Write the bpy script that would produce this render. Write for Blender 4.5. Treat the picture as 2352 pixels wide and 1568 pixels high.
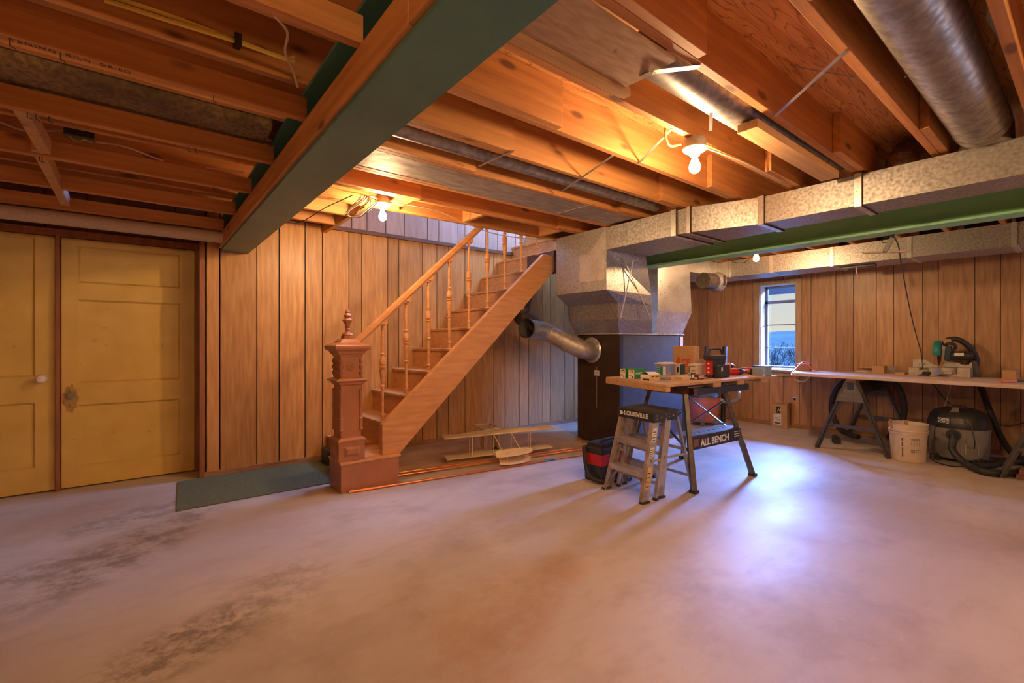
import bpy, bmesh, math, random
from mathutils import Vector, Matrix
for o in list(bpy.data.objects): bpy.data.objects.remove(o, do_unlink=True)
S = bpy.context.scene
C = S.collection
R = random.Random(7)
PI = math.pi

# ---------------------------------------------------------------- camera, world, exposure
F, CX, CY, H = 1075.0, 1176.0, 784.0, 1.2
_n = math.hypot(1354.0, F); co, si = 1354.0/_n, F/_n
cam_d = bpy.data.cameras.new('camera'); cam = bpy.data.objects.new('camera', cam_d); C.objects.link(cam)
cam_d.sensor_width = 36; cam_d.lens = F/2352*36; cam_d.clip_start = .02; cam_d.clip_end = 500
cam.location = (0, 0, H); cam.rotation_euler = (PI/2, 0, -math.atan2(si, co))
S.camera = cam
S.view_settings.view_transform = 'Standard'; S.view_settings.look = 'None'
S.view_settings.gamma = 1; S.view_settings.use_curve_mapping = False
S.view_settings.exposure = 0.85

wd = bpy.data.worlds.new('sky'); S.world = wd; wd.use_nodes = True
nt = wd.node_tree; nt.nodes.clear()
tc = nt.nodes.new('ShaderNodeTexCoord'); sx = nt.nodes.new('ShaderNodeSeparateXYZ')
cr = nt.nodes.new('ShaderNodeValToRGB'); st = nt.nodes.new('ShaderNodeMapRange')
bg = nt.nodes.new('ShaderNodeBackground'); ow = nt.nodes.new('ShaderNodeOutputWorld')
nt.links.new(tc.outputs['Generated'], sx.inputs[0])
nt.links.new(sx.outputs['Z'], cr.inputs[0]); nt.links.new(sx.outputs['Z'], st.inputs[0])
cr.color_ramp.elements[0].position = .0; cr.color_ramp.elements[0].color = (.85, .78, .62, 1)
cr.color_ramp.elements[1].position = .2; cr.color_ramp.elements[1].color = (.17, .34, 1, 1)
e = cr.color_ramp.elements.new(.10); e.color = (.72, .74, .75, 1)
# bright sky band shaped to send light through the window, dimmer sky elsewhere
st.inputs['From Min'].default_value = .13; st.inputs['From Max'].default_value = .19
sa = nt.nodes.new('ShaderNodeMapRange'); sa.inputs['From Min'].default_value = .3; sa.inputs['From Max'].default_value = .6
sc_ = nt.nodes.new('ShaderNodeMapRange'); sc_.inputs['From Min'].default_value = .75; sc_.inputs['From Max'].default_value = .5
mm = nt.nodes.new('ShaderNodeMath'); mm.operation = 'MULTIPLY'; m2 = nt.nodes.new('ShaderNodeMath'); m2.operation = 'MULTIPLY'
m3 = nt.nodes.new('ShaderNodeMath'); m3.operation = 'MULTIPLY_ADD'; m3.inputs[1].default_value = 370.0; m3.inputs[2].default_value = .62
nt.links.new(sx.outputs['X'], sa.inputs[0]); nt.links.new(sx.outputs['Z'], sc_.inputs[0])
nt.links.new(st.outputs[0], mm.inputs[0]); nt.links.new(sa.outputs[0], mm.inputs[1]); nt.links.new(mm.outputs[0], m2.inputs[0]); nt.links.new(sc_.outputs[0], m2.inputs[1])
nt.links.new(m2.outputs[0], m3.inputs[0])
nt.links.new(cr.outputs[0], bg.inputs[0]); nt.links.new(m3.outputs[0], bg.inputs[1]); nt.links.new(bg.outputs[0], ow.inputs[0])

def area(name, loc, tgt, sx_, sy_, power, col, portal=False):
    l = bpy.data.lights.new(name, 'AREA'); l.shape = 'RECTANGLE'; l.size = sx_; l.size_y = sy_; l.energy = power; l.color = col
    if portal: l.cycles.is_portal = True
    o = bpy.data.objects.new(name, l); C.objects.link(o); o.location = loc
    o.rotation_euler = (Vector(tgt)-Vector(loc)).to_track_quat('-Z', 'Y').to_euler()
    return o
area('window_portal', (7.30, 2.87, 1.41), (0, 2.87, 1.41), .6, 1.3, 1, (1, 1, 1), True)
# cool fill lamp added out of view to tint the floor
area('added_cool_fill', (7.0, -1.7, 1.45), (0, .6, .9), 1.1, 1.1, 18, (.48, .62, 1))
# daylight of the upper floor falling down the stairwell
area('upstairs_daylight', (4.15, 4.33, 3.75), (2.0, 4.2, .6), .9, .9, 85, (.25, .46, 1))
BULB = 580.0
BULB_COL = (1, .62, .31)

# ---------------------------------------------------------------- pixel helpers (world points on known planes)
def W(r, d): return (r*co+d*si, -r*si+d*co)
def Z(px, py, z):
    d = F*(z-H)/(CY-py); X, Y = W((px-CX)/F*d, d); return (X, Y, z)
def PY(px, py, Yc):
    a = (px-CX)/F; d = Yc/(-a*si+co); X, Y = W(a*d, d); return (X, Y, H+(CY-py)*d/F)
def PX(px, py, Xc):
    a = (px-CX)/F; d = Xc/(a*co+si); X, Y = W(a*d, d); return (X, Y, H+(CY-py)*d/F)
def boxpx(xl, x0, xr, yb, yt, z):
    X, Y, _ = Z(x0, yb, z)
    d = X*si+Y*co
    return (X, PY(xr, 800, Y)[0], Y, PX(xl, 800, X)[1], z, H-(yt-CY)*d/F)

# ---------------------------------------------------------------- materials
MATS = {}
def mat(name, col, rough=.6, metal=0., col2=None, scale=(4, 4, 4), nscale=3., detail=4., lo=.35, hi=.65, bump=0., bscale=None, emit=0, trans=0., alpha=1., attr=0., spec=None, col3=None, n3=1.2, lo3=.5, hi3=.7, coat=0., rough2=None):
    if name in MATS: return MATS[name]
    m = bpy.data.materials.new(name); m.use_nodes = True; t = m.node_tree; N = t.nodes; L = t.links
    b = N['Principled BSDF']
    b.inputs['Base Color'].default_value = (*col, 1); b.inputs['Roughness'].default_value = rough; b.inputs['Metallic'].default_value = metal
    if spec is not None: b.inputs['Specular IOR Level'].default_value = spec
    if coat: b.inputs['Coat Weight'].default_value = coat; b.inputs['Coat Roughness'].default_value = .25
    if emit: b.inputs['Emission Color'].default_value = (*col, 1); b.inputs['Emission Strength'].default_value = emit
    if trans: b.inputs['Transmission Weight'].default_value = trans
    if alpha < 1: b.inputs['Alpha'].default_value = alpha
    tc = N.new('ShaderNodeTexCoord'); mp = N.new('ShaderNodeMapping'); mp.inputs['Scale'].default_value = scale
    L.new(tc.outputs['Object'], mp.inputs[0])
    out = None
    nz = N.new('ShaderNodeTexNoise'); nz.inputs['Scale'].default_value = nscale; nz.inputs['Detail'].default_value = detail
    L.new(mp.outputs[0], nz.inputs[0])
    if col2 is not None:
        mr = N.new('ShaderNodeMapRange'); mr.inputs[1].default_value = lo; mr.inputs[2].default_value = hi
        L.new(nz.outputs[0], mr.inputs[0])
        mx = N.new('ShaderNodeMix'); mx.data_type = 'RGBA'; mx.inputs['A'].default_value = (*col, 1); mx.inputs['B'].default_value = (*col2, 1)
        L.new(mr.outputs[0], mx.inputs['Factor']); out = mx.outputs['Result']
        if rough2 is not None:
            m2 = N.new('ShaderNodeMapRange'); m2.inputs[1].default_value = lo; m2.inputs[2].default_value = hi
            m2.inputs[3].default_value = rough; m2.inputs[4].default_value = rough2
            L.new(nz.outputs[0], m2.inputs[0]); L.new(m2.outputs[0], b.inputs['Roughness'])
    if col3 is not None:
        n4 = N.new('ShaderNodeTexNoise'); n4.inputs['Scale'].default_value = n3; n4.inputs['Detail'].default_value = 5
        L.new(tc.outputs['Object'], n4.inputs[0])
        mr = N.new('ShaderNodeMapRange'); mr.inputs[1].default_value = lo3; mr.inputs[2].default_value = hi3
        L.new(n4.outputs[0], mr.inputs[0])
        mx = N.new('ShaderNodeMix'); mx.data_type = 'RGBA'; mx.inputs['B'].default_value = (*col3, 1)
        if out: L.new(out, mx.inputs['A'])
        else: mx.inputs['A'].default_value = (*col, 1)
        L.new(mr.outputs[0], mx.inputs['Factor']); out = mx.outputs['Result']
    if attr:
        at = N.new('ShaderNodeAttribute'); at.attribute_name = 'tone'
        mr = N.new('ShaderNodeMapRange'); mr.inputs[3].default_value = 1-attr; mr.inputs[4].default_value = 1+attr
        L.new(at.outputs['Fac'], mr.inputs[0])
        vm = N.new('ShaderNodeVectorMath'); vm.operation = 'SCALE'
        if out: L.new(out, vm.inputs[0])
        else: vm.inputs[0].default_value = col
        L.new(mr.outputs[0], vm.inputs['Scale']); out = vm.outputs[0]
    if out: L.new(out, b.inputs['Base Color'])
    if bump:
        bp = N.new('ShaderNodeBump'); bp.inputs['Strength'].default_value = bump; bp.inputs['Distance'].default_value = .01
        nb = nz
        if bscale:
            nb = N.new('ShaderNodeTexNoise'); nb.inputs['Scale'].default_value = bscale; nb.inputs['Detail'].default_value = 3
            L.new(tc.outputs['Object'], nb.inputs[0])
        L.new(nb.outputs[0], bp.inputs['Height']); L.new(bp.outputs[0], b.inputs['Normal'])
    MATS[name] = m; return m

def knotwood(name, c1, c2, ck, rough=.6, knots=1., along=0):
    """sawn lumber: grain stretched along one axis, knots from a sparse voronoi"""
    m = mat(name, c1, rough, col2=c2, scale=[(.9, 14, 14), (14, .9, 14), (14, 14, .9)][along], nscale=2.2, detail=6, lo=.3, hi=.7, bump=.12, attr=.22)
    t = m.node_tree; N = t.nodes; L = t.links; b = N['Principled BSDF']
    src = b.inputs['Base Color'].links[0].from_socket
    tc = N.new('ShaderNodeTexCoord'); mp = N.new('ShaderNodeMapping')
    sc = [7, 7, 7]; sc[along] = 2.6; mp.inputs['Scale'].default_value = sc
    vo = N.new('ShaderNodeTexVoronoi'); vo.inputs['Scale'].default_value = 1.0
    oi = N.new('ShaderNodeObjectInfo'); ad = N.new('ShaderNodeVectorMath'); ad.operation = 'ADD'
    ml = N.new('ShaderNodeMath'); ml.operation = 'MULTIPLY'; ml.inputs[1].default_value = 40
    L.new(oi.outputs['Random'], ml.inputs[0])
    L.new(tc.outputs['Object'], mp.inputs[0]); L.new(mp.outputs[0], ad.inputs[0]); L.new(ml.outputs[0], ad.inputs[1]); L.new(ad.outputs[0], vo.inputs['Vector'])
    mr = N.new('ShaderNodeMapRange'); mr.inputs[1].default_value = .17; mr.inputs[2].default_value = .09
    mr.inputs[3].default_value = 0; mr.inputs[4].default_value = .8*knots
    L.new(vo.outputs['Distance'], mr.inputs[0])
    mx = N.new('ShaderNodeMix'); mx.data_type = 'RGBA'; mx.inputs['B'].default_value = (*ck, 1)
    L.new(src, mx.inputs['A']); L.new(mr.outputs[0], mx.inputs['Factor']); L.new(mx.outputs['Result'], b.inputs['Base Color'])
    return m

M_joist = knotwood('joist_lumber', (.66, .31, .10), (.46, .19, .055), (.12, .045, .02))
M_joistY = knotwood('joist_lumber_y', (.66, .31, .10), (.46, .19, .055), (.12, .045, .02), along=1)
M_blockw = knotwood('pale_lumber', (.55, .33, .15), (.42, .23, .09), (.16, .07, .03))
M_sub = mat('subfloor_plywood', (.74, .37, .13), .7, col2=(.60, .27, .085), scale=(1.0, 9, 1), nscale=2.6, detail=7, lo=.40, hi=.60, bump=.1)
def ply_rings(m, dark, sc=(.55, 5.5, 1)):
    t = m.node_tree; N = t.nodes; L = t.links; b = N['Principled BSDF']; src = b.inputs['Base Color'].links[0].from_socket
    tc = N.new('ShaderNodeTexCoord'); mp = N.new('ShaderNodeMapping'); mp.inputs['Scale'].default_value = sc
    nz = N.new('ShaderNodeTexNoise'); nz.inputs['Scale'].default_value = 1.6; nz.inputs['Detail'].default_value = 3
    ml = N.new('ShaderNodeMath'); ml.operation = 'MULTIPLY'; ml.inputs[1].default_value = 14; fr = N.new('ShaderNodeMath'); fr.operation = 'PINGPONG'; fr.inputs[1].default_value = .5
    mr = N.new('ShaderNodeMapRange'); mr.inputs[1].default_value = .12; mr.inputs[2].default_value = .02; mr.inputs[3].default_value = 0; mr.inputs[4].default_value = .75
    mx = N.new('ShaderNodeMix'); mx.data_type = 'RGBA'; mx.inputs['B'].default_value = (*dark, 1)
    L.new(tc.outputs['Object'], mp.inputs[0]); L.new(mp.outputs[0], nz.inputs[0]); L.new(nz.outputs[0], ml.inputs[0]); L.new(ml.outputs[0], fr.inputs[0])
    L.new(fr.outputs[0], mr.inputs[0]); L.new(mr.outputs[0], mx.inputs['Factor']); L.new(src, mx.inputs['A']); L.new(mx.outputs['Result'], b.inputs['Base Color'])
ply_rings(M_sub, (.30, .10, .03))
M_ply = mat('weathered_plywood', (.46, .30, .19), .8, col2=(.34, .20, .12), scale=(3, 16, 3), nscale=3, detail=6, col3=(.2, .11, .07), n3=14, lo3=.64, hi3=.74, bump=.1)
M_panel = mat('wall_panelling', (.54, .31, .155), .40, col2=(.36, .185, .085), scale=(9, 9, .9), nscale=4, detail=8, lo=.3, hi=.7, attr=.2, bump=.04, spec=.4)
M_panelL = mat('bulb_warmed_panelling', (.62, .33, .115), .38, col2=(.44, .20, .06), scale=(9, 9, .9), nscale=4, detail=8, lo=.3, hi=.7, attr=.2, bump=.04, spec=.4)  # warm copy of the panelling, bulb glow put into its colour
M_groove = mat('panel_groove', (.05, .02, .008), .8)
M_trimd = mat('dark_wood_trim', (.17, .075, .03), .5, col2=(.11, .045, .018), scale=(1, 8, 8), nscale=3)
M_base = mat('wood_baseboard', (.40, .20, .09), .5, col2=(.28, .13, .055), scale=(2, 2, 14), nscale=3)
M_case = mat('window_casing_wood', (.50, .36, .22), .5, col2=(.40, .27, .16), scale=(6, 6, 1), nscale=4)
M_jamb = mat('red_brown_jamb', (.34, .12, .04), .55, col2=(.24, .08, .03), scale=(9, 9, 1), nscale=3)
M_yel = mat('mustard_door_paint', (.70, .48, .12), .42, col2=(.62, .41, .095), scale=(2, 2, 2), nscale=2.5, detail=6, col3=(.55, .32, .06), n3=22, lo3=.68, hi3=.74, bump=.04, bscale=45)
M_stair = mat('stair_wood', (.66, .32, .115), .5, col2=(.50, .22, .07), scale=(1.5, 6, 10), nscale=3, detail=7, lo=.3, hi=.7, bump=.05)
M_newel = mat('newel_brown_paint', (.43, .165, .062), .38, col2=(.37, .14, .05), scale=(3, 3, 3), nscale=2, bump=.03, bscale=60)
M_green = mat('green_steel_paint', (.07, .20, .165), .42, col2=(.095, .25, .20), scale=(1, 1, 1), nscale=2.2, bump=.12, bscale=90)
M_green2 = mat('lamplit_green_steel_paint', (.24, .60, .32), .42, col2=(.29, .66, .37), scale=(1, 1, 1), nscale=2.2, bump=.1, bscale=90)  # brighter copy of the beam green, lamp light put into the colour
def galv(name, c1=(.58, .56, .53), c2=(.27, .255, .235), rough=.38, s=55):
    m = mat(name, c1, rough, metal=.75, col2=c2, scale=(1, 1, 1), nscale=s, detail=3, lo=.3, hi=.7, col3=(.36, .31, .25), n3=3.0, lo3=.5, hi3=.85, bump=.05, rough2=rough+.14)
    return m
M_galv = galv('galvanized_sheet'); M_galv2 = galv('bright_galvanized', (.78, .77, .74), (.6, .59, .57), .26, 30)
M_seam = mat('duct_seam', (.32, .30, .27), .5, metal=.6)
M_foil = mat('foil_facing', (.46, .42, .38), .6, metal=.6, col2=(.30, .27, .24), scale=(2, 7, 2), nscale=3, detail=6, bump=.45, bscale=14)
M_pipe = galv('dark_round_pipe', (.40, .37, .34), (.2, .18, .17), .36, 26)
M_flue = galv('sooty_flue', (.60, .54, .46), (.40, .35, .29), .45, 22)
M_flued = mat('black_flue', (.055, .045, .04), .5, metal=.5, col2=(.12, .09, .07), nscale=9)
M_fiber = mat('fibreglass_duct_board', (.33, .23, .11), .95, col2=(.16, .10, .05), scale=(7, 7, 7), nscale=7, detail=7, bump=.5, bscale=70, col3=(.09, .06, .04), n3=2.5, lo3=.45, hi3=.75)
M_wrap = mat('pale_pipe_wrap', (.60, .46, .33), .9, col2=(.46, .33, .22), scale=(20, 20, 20), nscale=8, bump=.2)
M_blackmetal = mat('furnace_brown_enamel', (.040, .022, .014), .36, col2=(.05, .028, .018), nscale=2)
M_bluepan = mat('daylit_furnace_side_enamel', (.075, .085, .115), .32, col2=(.06, .065, .09), nscale=2.5, col3=(.42, .42, .45), n3=42, lo3=.73, hi3=.77)  # side enamel tinted blue to carry the window light
M_black = mat('black_plastic', (.022, .022, .024), .4, col2=(.032, .032, .034), nscale=6)
M_blackr = mat('black_rubber', (.02, .02, .022), .55, col2=(.035, .033, .033), nscale=8)
M_dgrey = mat('dark_grey_steel', (.09, .085, .08), .38, metal=.5, col2=(.13, .12, .11), nscale=5)
M_grey = mat('grey_plastic', (.22, .21, .20), .5, col2=(.26, .25, .235), nscale=4)
M_alu = mat('ladder_aluminium', (.58, .53, .46), .34, metal=.7, col2=(.45, .40, .34), scale=(3, 3, 3), nscale=5, detail=6, col3=(.3, .26, .21), n3=9, lo3=.55, hi3=.8)
M_red = mat('red_plastic', (.50, .02, .02), .38, col2=(.42, .015, .015), nscale=4)
M_pink = mat('faded_red_plastic', (.66, .22, .19), .45, col2=(.58, .19, .165), nscale=3)
M_white = mat('white_plastic', (.72, .70, .68), .45, col2=(.66, .64, .61), nscale=4)
M_cream = mat('cream_plastic_bucket', (.68, .56, .44), .5, col2=(.62, .50, .39), nscale=4)
M_ink = mat('black_ink', (.02, .02, .022), .7); M_wink = mat('white_print', (.75, .73, .7), .6)
M_rink = mat('red_print', (.60, .07, .03), .6); M_copper = mat('copper_pipe', (.86, .34, .14), .3, metal=.8, col2=(.72, .27, .11), scale=(1, 4, 4), nscale=3)
M_card = mat('cardboard', (.47, .28, .15), .85, col2=(.43, .25, .13), scale=(1, 1, 8), nscale=5)
M_bag = mat('kraft_paper_bag', (.55, .31, .14), .8, col2=(.50, .28, .12), nscale=3, bump=.2)
M_paper = mat('white_paper', (.75, .72, .66), .8, col2=(.7, .67, .61), nscale=6)
M_gbox = mat('green_card', (.02, .23, .06), .5, col2=(.018, .2, .05), nscale=3)
M_ybox = mat('yellow_card', (.66, .45, .12), .6, col2=(.6, .42, .16), nscale=5)
M_clear = mat('clear_plastic', (.8, .82, .85), .12, trans=.75, alpha=.75)
M_teal = mat('teal_label', (.02, .20, .26), .5); M_mak = mat('teal_tool_plastic', (.02, .24, .22), .32, col2=(.018, .2, .19), nscale=3)
M_rug = mat('dark_green_turf_mat', (.17, .18, .085), .95, col2=(.09, .10, .05), scale=(1, 1, 1), nscale=160, detail=3, bump=.6, bscale=240, col3=(.16, .15, .1), n3=5, lo3=.62, hi3=.82)
M_hard = mat('tan_hardboard', (.76, .53, .34), .6, col2=(.66, .44, .27), nscale=2, detail=6)
M_balsa = mat('balsa_and_tissue', (.80, .62, .38), .6, col2=(.74, .56, .33), scale=(3, 3, 3), nscale=4)
M_plank = mat('dusty_plank', (.62, .48, .39), .8, col2=(.50, .37, .29), scale=(16, 1.4, 8), nscale=3, detail=6, bump=.1)
M_cast = mat('cast_aluminium', (.50, .45, .39), .45, metal=.45, col2=(.40, .36, .31), nscale=5)
M_bulb = mat('lit_bulb_glass', BULB_COL, .3, emit=BULB)
M_fill_bulb = mat('fill_bulb_glass', BULB_COL, .3, emit=BULB*1.9)  # stronger glow for the added fill bulbs only
M_porc = mat('porcelain', (.74, .66, .58), .3); M_yell = mat('yellow_cable', (.85, .62, .12), .5); M_wcab = mat('white_cable', (.62, .50, .36), .5)
M_orange = mat('orange_plastic', (.80, .16, .04), .4); M_brass = mat('worn_brass', (.5, .36, .16), .4, metal=.8, col2=(.3, .2, .08), nscale=12)
M_pinkins = mat('pink_insulation', (.60, .22, .16), .95, col2=(.45, .13, .1), nscale=8, bump=.6, bscale=40)
M_glass = mat('window_glass', (.95, .98, 1), .02)
_t = M_glass.node_tree; _tr = _t.nodes.new('ShaderNodeBsdfTransparent'); _gl = _t.nodes.new('ShaderNodeBsdfGlossy'); _mx = _t.nodes.new('ShaderNodeMixShader')
_tr.inputs[0].default_value = (.93, .96, .98, 1); _gl.inputs['Roughness'].default_value = .03; _mx.inputs[0].default_value = .06
_t.links.new(_tr.outputs[0], _mx.inputs[1]); _t.links.new(_gl.outputs[0], _mx.inputs[2]); _t.links.new(_mx.outputs[0], _t.nodes['Material Output'].inputs[0])
M_hill = mat('far_hillside', (.012, .018, .017), .9, col2=(.020, .024, .018), nscale=.4, spec=0)
M_bush = mat('bare_brush', (.035, .032, .032), .9, col2=(.012, .012, .014), nscale=3, spec=0)

def concrete():
    m = mat('concrete_floor', (.61, .535, .475), .50, col2=(.46, .39, .335), scale=(.55, .8, 1), nscale=1.3, detail=9, lo=.38, hi=.66, spec=.28, rough2=.66)
    t = m.node_tree; N = t.nodes; L = t.links; b = N['Principled BSDF']
    src = b.inputs['Base Color'].links[0].from_socket
    tc = N.new('ShaderNodeTexCoord')
    def layer(src, scale, lo, hi, col, fac, det=6, w=(1, 1, 1), off=(0, 0, 0)):
        mp = N.new('ShaderNodeMapping'); mp.inputs['Scale'].default_value = w; mp.inputs['Location'].default_value = off
        nz = N.new('ShaderNodeTexNoise'); nz.inputs['Scale'].default_value = scale; nz.inputs['Detail'].default_value = det; nz.inputs['Roughness'].default_value = .62
        mr = N.new('ShaderNodeMapRange'); mr.inputs[1].default_value = lo; mr.inputs[2].default_value = hi; mr.inputs[4].default_value = fac
        mx = N.new('ShaderNodeMix'); mx.data_type = 'RGBA'; mx.inputs['B'].default_value = (*col, 1)
        L.new(tc.outputs['Object'], mp.inputs[0]); L.new(mp.outputs[0], nz.inputs[0]); L.new(nz.outputs[0], mr.inputs[0])
        L.new(mr.outputs[0], mx.inputs['Factor']); L.new(src, mx.inputs['A']); return mx.outputs['Result']
    src = layer(src, 5.5, .5, .75, (.42, .32, .25), .6, w=(.7, 1.6, 1))
    src = layer(src, 1.1, .52, .72, (.34, .255, .20), .8, det=8, off=(3.1, 7.2, 0))
    src = layer(src, 38, .62, .74, (.62, .57, .54), .5)
    src = layer(src, 60, .66, .74, (.2, .14, .1), .55)
    def blob(src, cx, cy, rx, ry, rot, col, fac, ns=9., lo=.42, hi=.6):
        mp = N.new('ShaderNodeMapping'); mp.vector_type = 'TEXTURE'; mp.inputs['Location'].default_value = (cx-2.05, cy-1.1, 0); mp.inputs['Rotation'].default_value = (0, 0, rot); mp.inputs['Scale'].default_value = (rx, ry, 50)
        gr = N.new('ShaderNodeTexGradient'); gr.gradient_type = 'SPHERICAL'
        nz = N.new('ShaderNodeTexNoise'); nz.inputs['Scale'].default_value = ns; nz.inputs['Detail'].default_value = 8; nz.inputs['Roughness'].default_value = .7
        mr = N.new('ShaderNodeMapRange'); mr.inputs[1].default_value = lo; mr.inputs[2].default_value = hi; mr.inputs[4].default_value = fac
        ml = N.new('ShaderNodeMath'); ml.operation = 'MULTIPLY'; ms_ = N.new('ShaderNodeMapRange'); ms_.inputs[2].default_value = .55
        mx = N.new('ShaderNodeMix'); mx.data_type = 'RGBA'; mx.inputs['B'].default_value = (*col, 1)
        L.new(tc.outputs['Object'], mp.inputs[0]); L.new(mp.outputs[0], gr.inputs[0]); L.new(tc.outputs['Object'], nz.inputs[0]); L.new(nz.outputs[0], mr.inputs[0])
        L.new(gr.outputs[1], ms_.inputs[0]); L.new(mr.outputs[0], ml.inputs[0]); L.new(ms_.outputs[0], ml.inputs[1])
        L.new(ml.outputs[0], mx.inputs['Factor']); L.new(src, mx.inputs['A']); return mx.outputs['Result']
    for px, py, rx, ry, rot, fac, ns in ((300, 1260, .95, .30, .9, .8, 7), (420, 1480, .42, .22, .5, .8, 16), (330, 1180, .7, .25, .3, .55, 9), (600, 1380, .6, .25, .7, .5, 12), (120, 1300, .5, .2, .4, .6, 12)):
        X, Y, _ = Z(px, py, 0); src = blob(src, X, Y, rx, ry, rot, (.20, .155, .125), fac, ns)
    for px, py, rx, ry, fac in ((1280, 1320, .35, .16, .5), (1130, 1400, .7, .3, .45), (1180, 1440, .5, .2, .4), (150, 1190, .9, .3, .4)):
        X, Y, _ = Z(px, py, 0); src = blob(src, X, Y, rx, ry, .5, (.42, .235, .14), fac, 4, .35, .6)
    L.new(src, b.inputs['Base Color'])
    bp = N.new('ShaderNodeBump'); bp.inputs['Strength'].default_value = .09; bp.inputs['Distance'].default_value = .01
    nz = N.new('ShaderNodeTexNoise'); nz.inputs['Scale'].default_value = 14; nz.inputs['Detail'].default_value = 8
    L.new(tc.outputs['Object'], nz.inputs[0]); L.new(nz.outputs[0], bp.inputs['Height']); L.new(bp.outputs[0], b.inputs['Normal'])
    return m
M_conc = concrete()

# ---------------------------------------------------------------- mesh builder
class MB:
    def __init__(s): s.v = []; s.f = []; s.t = []; s.m = []; s.mi = 0; s.tone = None
    def add(s, vs, fs, tone=None):
        n = len(s.v); s.v += [Vector(p) for p in vs]
        for f in fs: s.f.append([n+i for i in f]); s.m.append(s.mi)
        s.t += [(.5 if tone is None else tone)]*len(vs); return s
    def box(s, x0, x1, y0, y1, z0, z1, tone=None):
        vs = [(x, y, z) for z in (z0, z1) for y in (y0, y1) for x in (x0, x1)]
        return s.add(vs, [(0, 2, 3, 1), (4, 5, 7, 6), (0, 1, 5, 4), (2, 6, 7, 3), (0, 4, 6, 2), (1, 3, 7, 5)], tone)
    def cbox(s, c, sz, tone=None):
        return s.box(c[0]-sz[0]/2, c[0]+sz[0]/2, c[1]-sz[1]/2, c[1]+sz[1]/2, c[2]-sz[2]/2, c[2]+sz[2]/2, tone)
    def bar(s, a, b, w, h, up=(0, 0, 1), tone=None):
        """rectangular bar from a to b, w across, h along 'up'"""
        a = Vector(a); b = Vector(b); d = (b-a).normalized(); u = Vector(up)
        x = d.cross(u)
        if x.length < 1e-4: x = d.cross(Vector((1, 0, 0)))
        x.normalize(); y = x.cross(d).normalized()
        vs = [p+x*sx*w/2+y*sy*h/2 for p in (a, b) for sx, sy in ((-1, -1), (1, -1), (1, 1), (-1, 1))]
        return s.add(vs, [(3, 2, 1, 0), (4, 5, 6, 7), (0, 1, 5, 4), (1, 2, 6, 5), (2, 3, 7, 6), (3, 0, 4, 7)], tone)
    def tube(s, pts, r, seg=10, cap=True, closed=False):
        pts = [Vector(p) for p in pts]; n = len(pts); rs = r if isinstance(r, (list, tuple)) else [r]*n
        ref = None; rings = []
        for i, p in enumerate(pts):
            if closed: d = pts[(i+1) % n]-pts[i-1]
            else: d = pts[min(i+1, n-1)]-pts[max(i-1, 0)]
            d.normalize()
            if ref is None: ref = Vector((0, 0, 1)) if abs(d.z) < .9 else Vector((1, 0, 0))
            x = ref-d*ref.dot(d)
            if x.length < 1e-5: x = Vector((0, 1, 0))
            x.normalize(); ref = x; y = d.cross(x)
            rings.append([p+x*math.cos(2*PI*k/seg)*rs[i]+y*math.sin(2*PI*k/seg)*rs[i] for k in range(seg)])
        vs = [q for g in rings for q in g]; fs = []
        for i in range(n if closed else n-1):
            j = (i+1) % n
            for k in range(seg): fs.append((i*seg+k, i*seg+(k+1) % seg, j*seg+(k+1) % seg, j*seg+k))
        if cap and not closed: fs.append(tuple(range(seg-1, -1, -1))); fs.append(tuple((n-1)*seg+k for k in range(seg)))
        return s.add(vs, fs)
    def lathe(s, prof, c=(0, 0, 0), seg=24, axis='z', sq=False):
        """profile [(r, h)...]; sq: square section"""
        vs = []; fs = []; seg = 4 if sq else seg; c = Vector(c)
        for r, h in prof:
            for k in range(seg):
                a = 2*PI*k/seg+(PI/4 if sq else 0); rr = r*(math.sqrt(2) if sq else 1)
                x, y = rr*math.cos(a), rr*math.sin(a)
                vs.append(c+Vector({'z': (x, y, h), 'x': (h, x, y), 'y': (y, h, x)}[axis]))
        for i in range(len(prof)-1):
            for k in range(seg): fs.append((i*seg+k, i*seg+(k+1) % seg, (i+1)*seg+(k+1) % seg, (i+1)*seg+k))
        fs.append(tuple(range(seg-1, -1, -1))); fs.append(tuple((len(prof)-1)*seg+k for k in range(seg)))
        return s.add(vs, fs)
    def prism(s, poly, a, b, axis='y', tone=None):
        """poly in the two other axes, extruded from a to b"""
        def P(u, v, w): return {'x': (w, u, v), 'y': (u, w, v), 'z': (u, v, w)}[axis]
        n = len(poly); vs = [P(u, v, a) for u, v in poly]+[P(u, v, b) for u, v in poly]
        fs = [tuple(range(n)), tuple(range(2*n-1, n-1, -1))]+[(i, n+i, n+(i+1) % n, (i+1) % n) for i in range(n)]
        return s.add(vs, fs, tone)
    def loft(s, secs, caps=True):
        n = len(secs[0]); vs = [p for q in secs for p in q]; fs = []
        for i in range(len(secs)-1):
            for k in range(n): fs.append((i*n+k, i*n+(k+1) % n, (i+1)*n+(k+1) % n, (i+1)*n+k))
        if caps: fs.append(tuple(range(n-1, -1, -1))); fs.append(tuple((len(secs)-1)*n+k for k in range(n)))
        return s.add(vs, fs)
    def xf(s, M, n0=0):
        for i in range(n0, len(s.v)): s.v[i] = M @ s.v[i]
        return s
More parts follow.
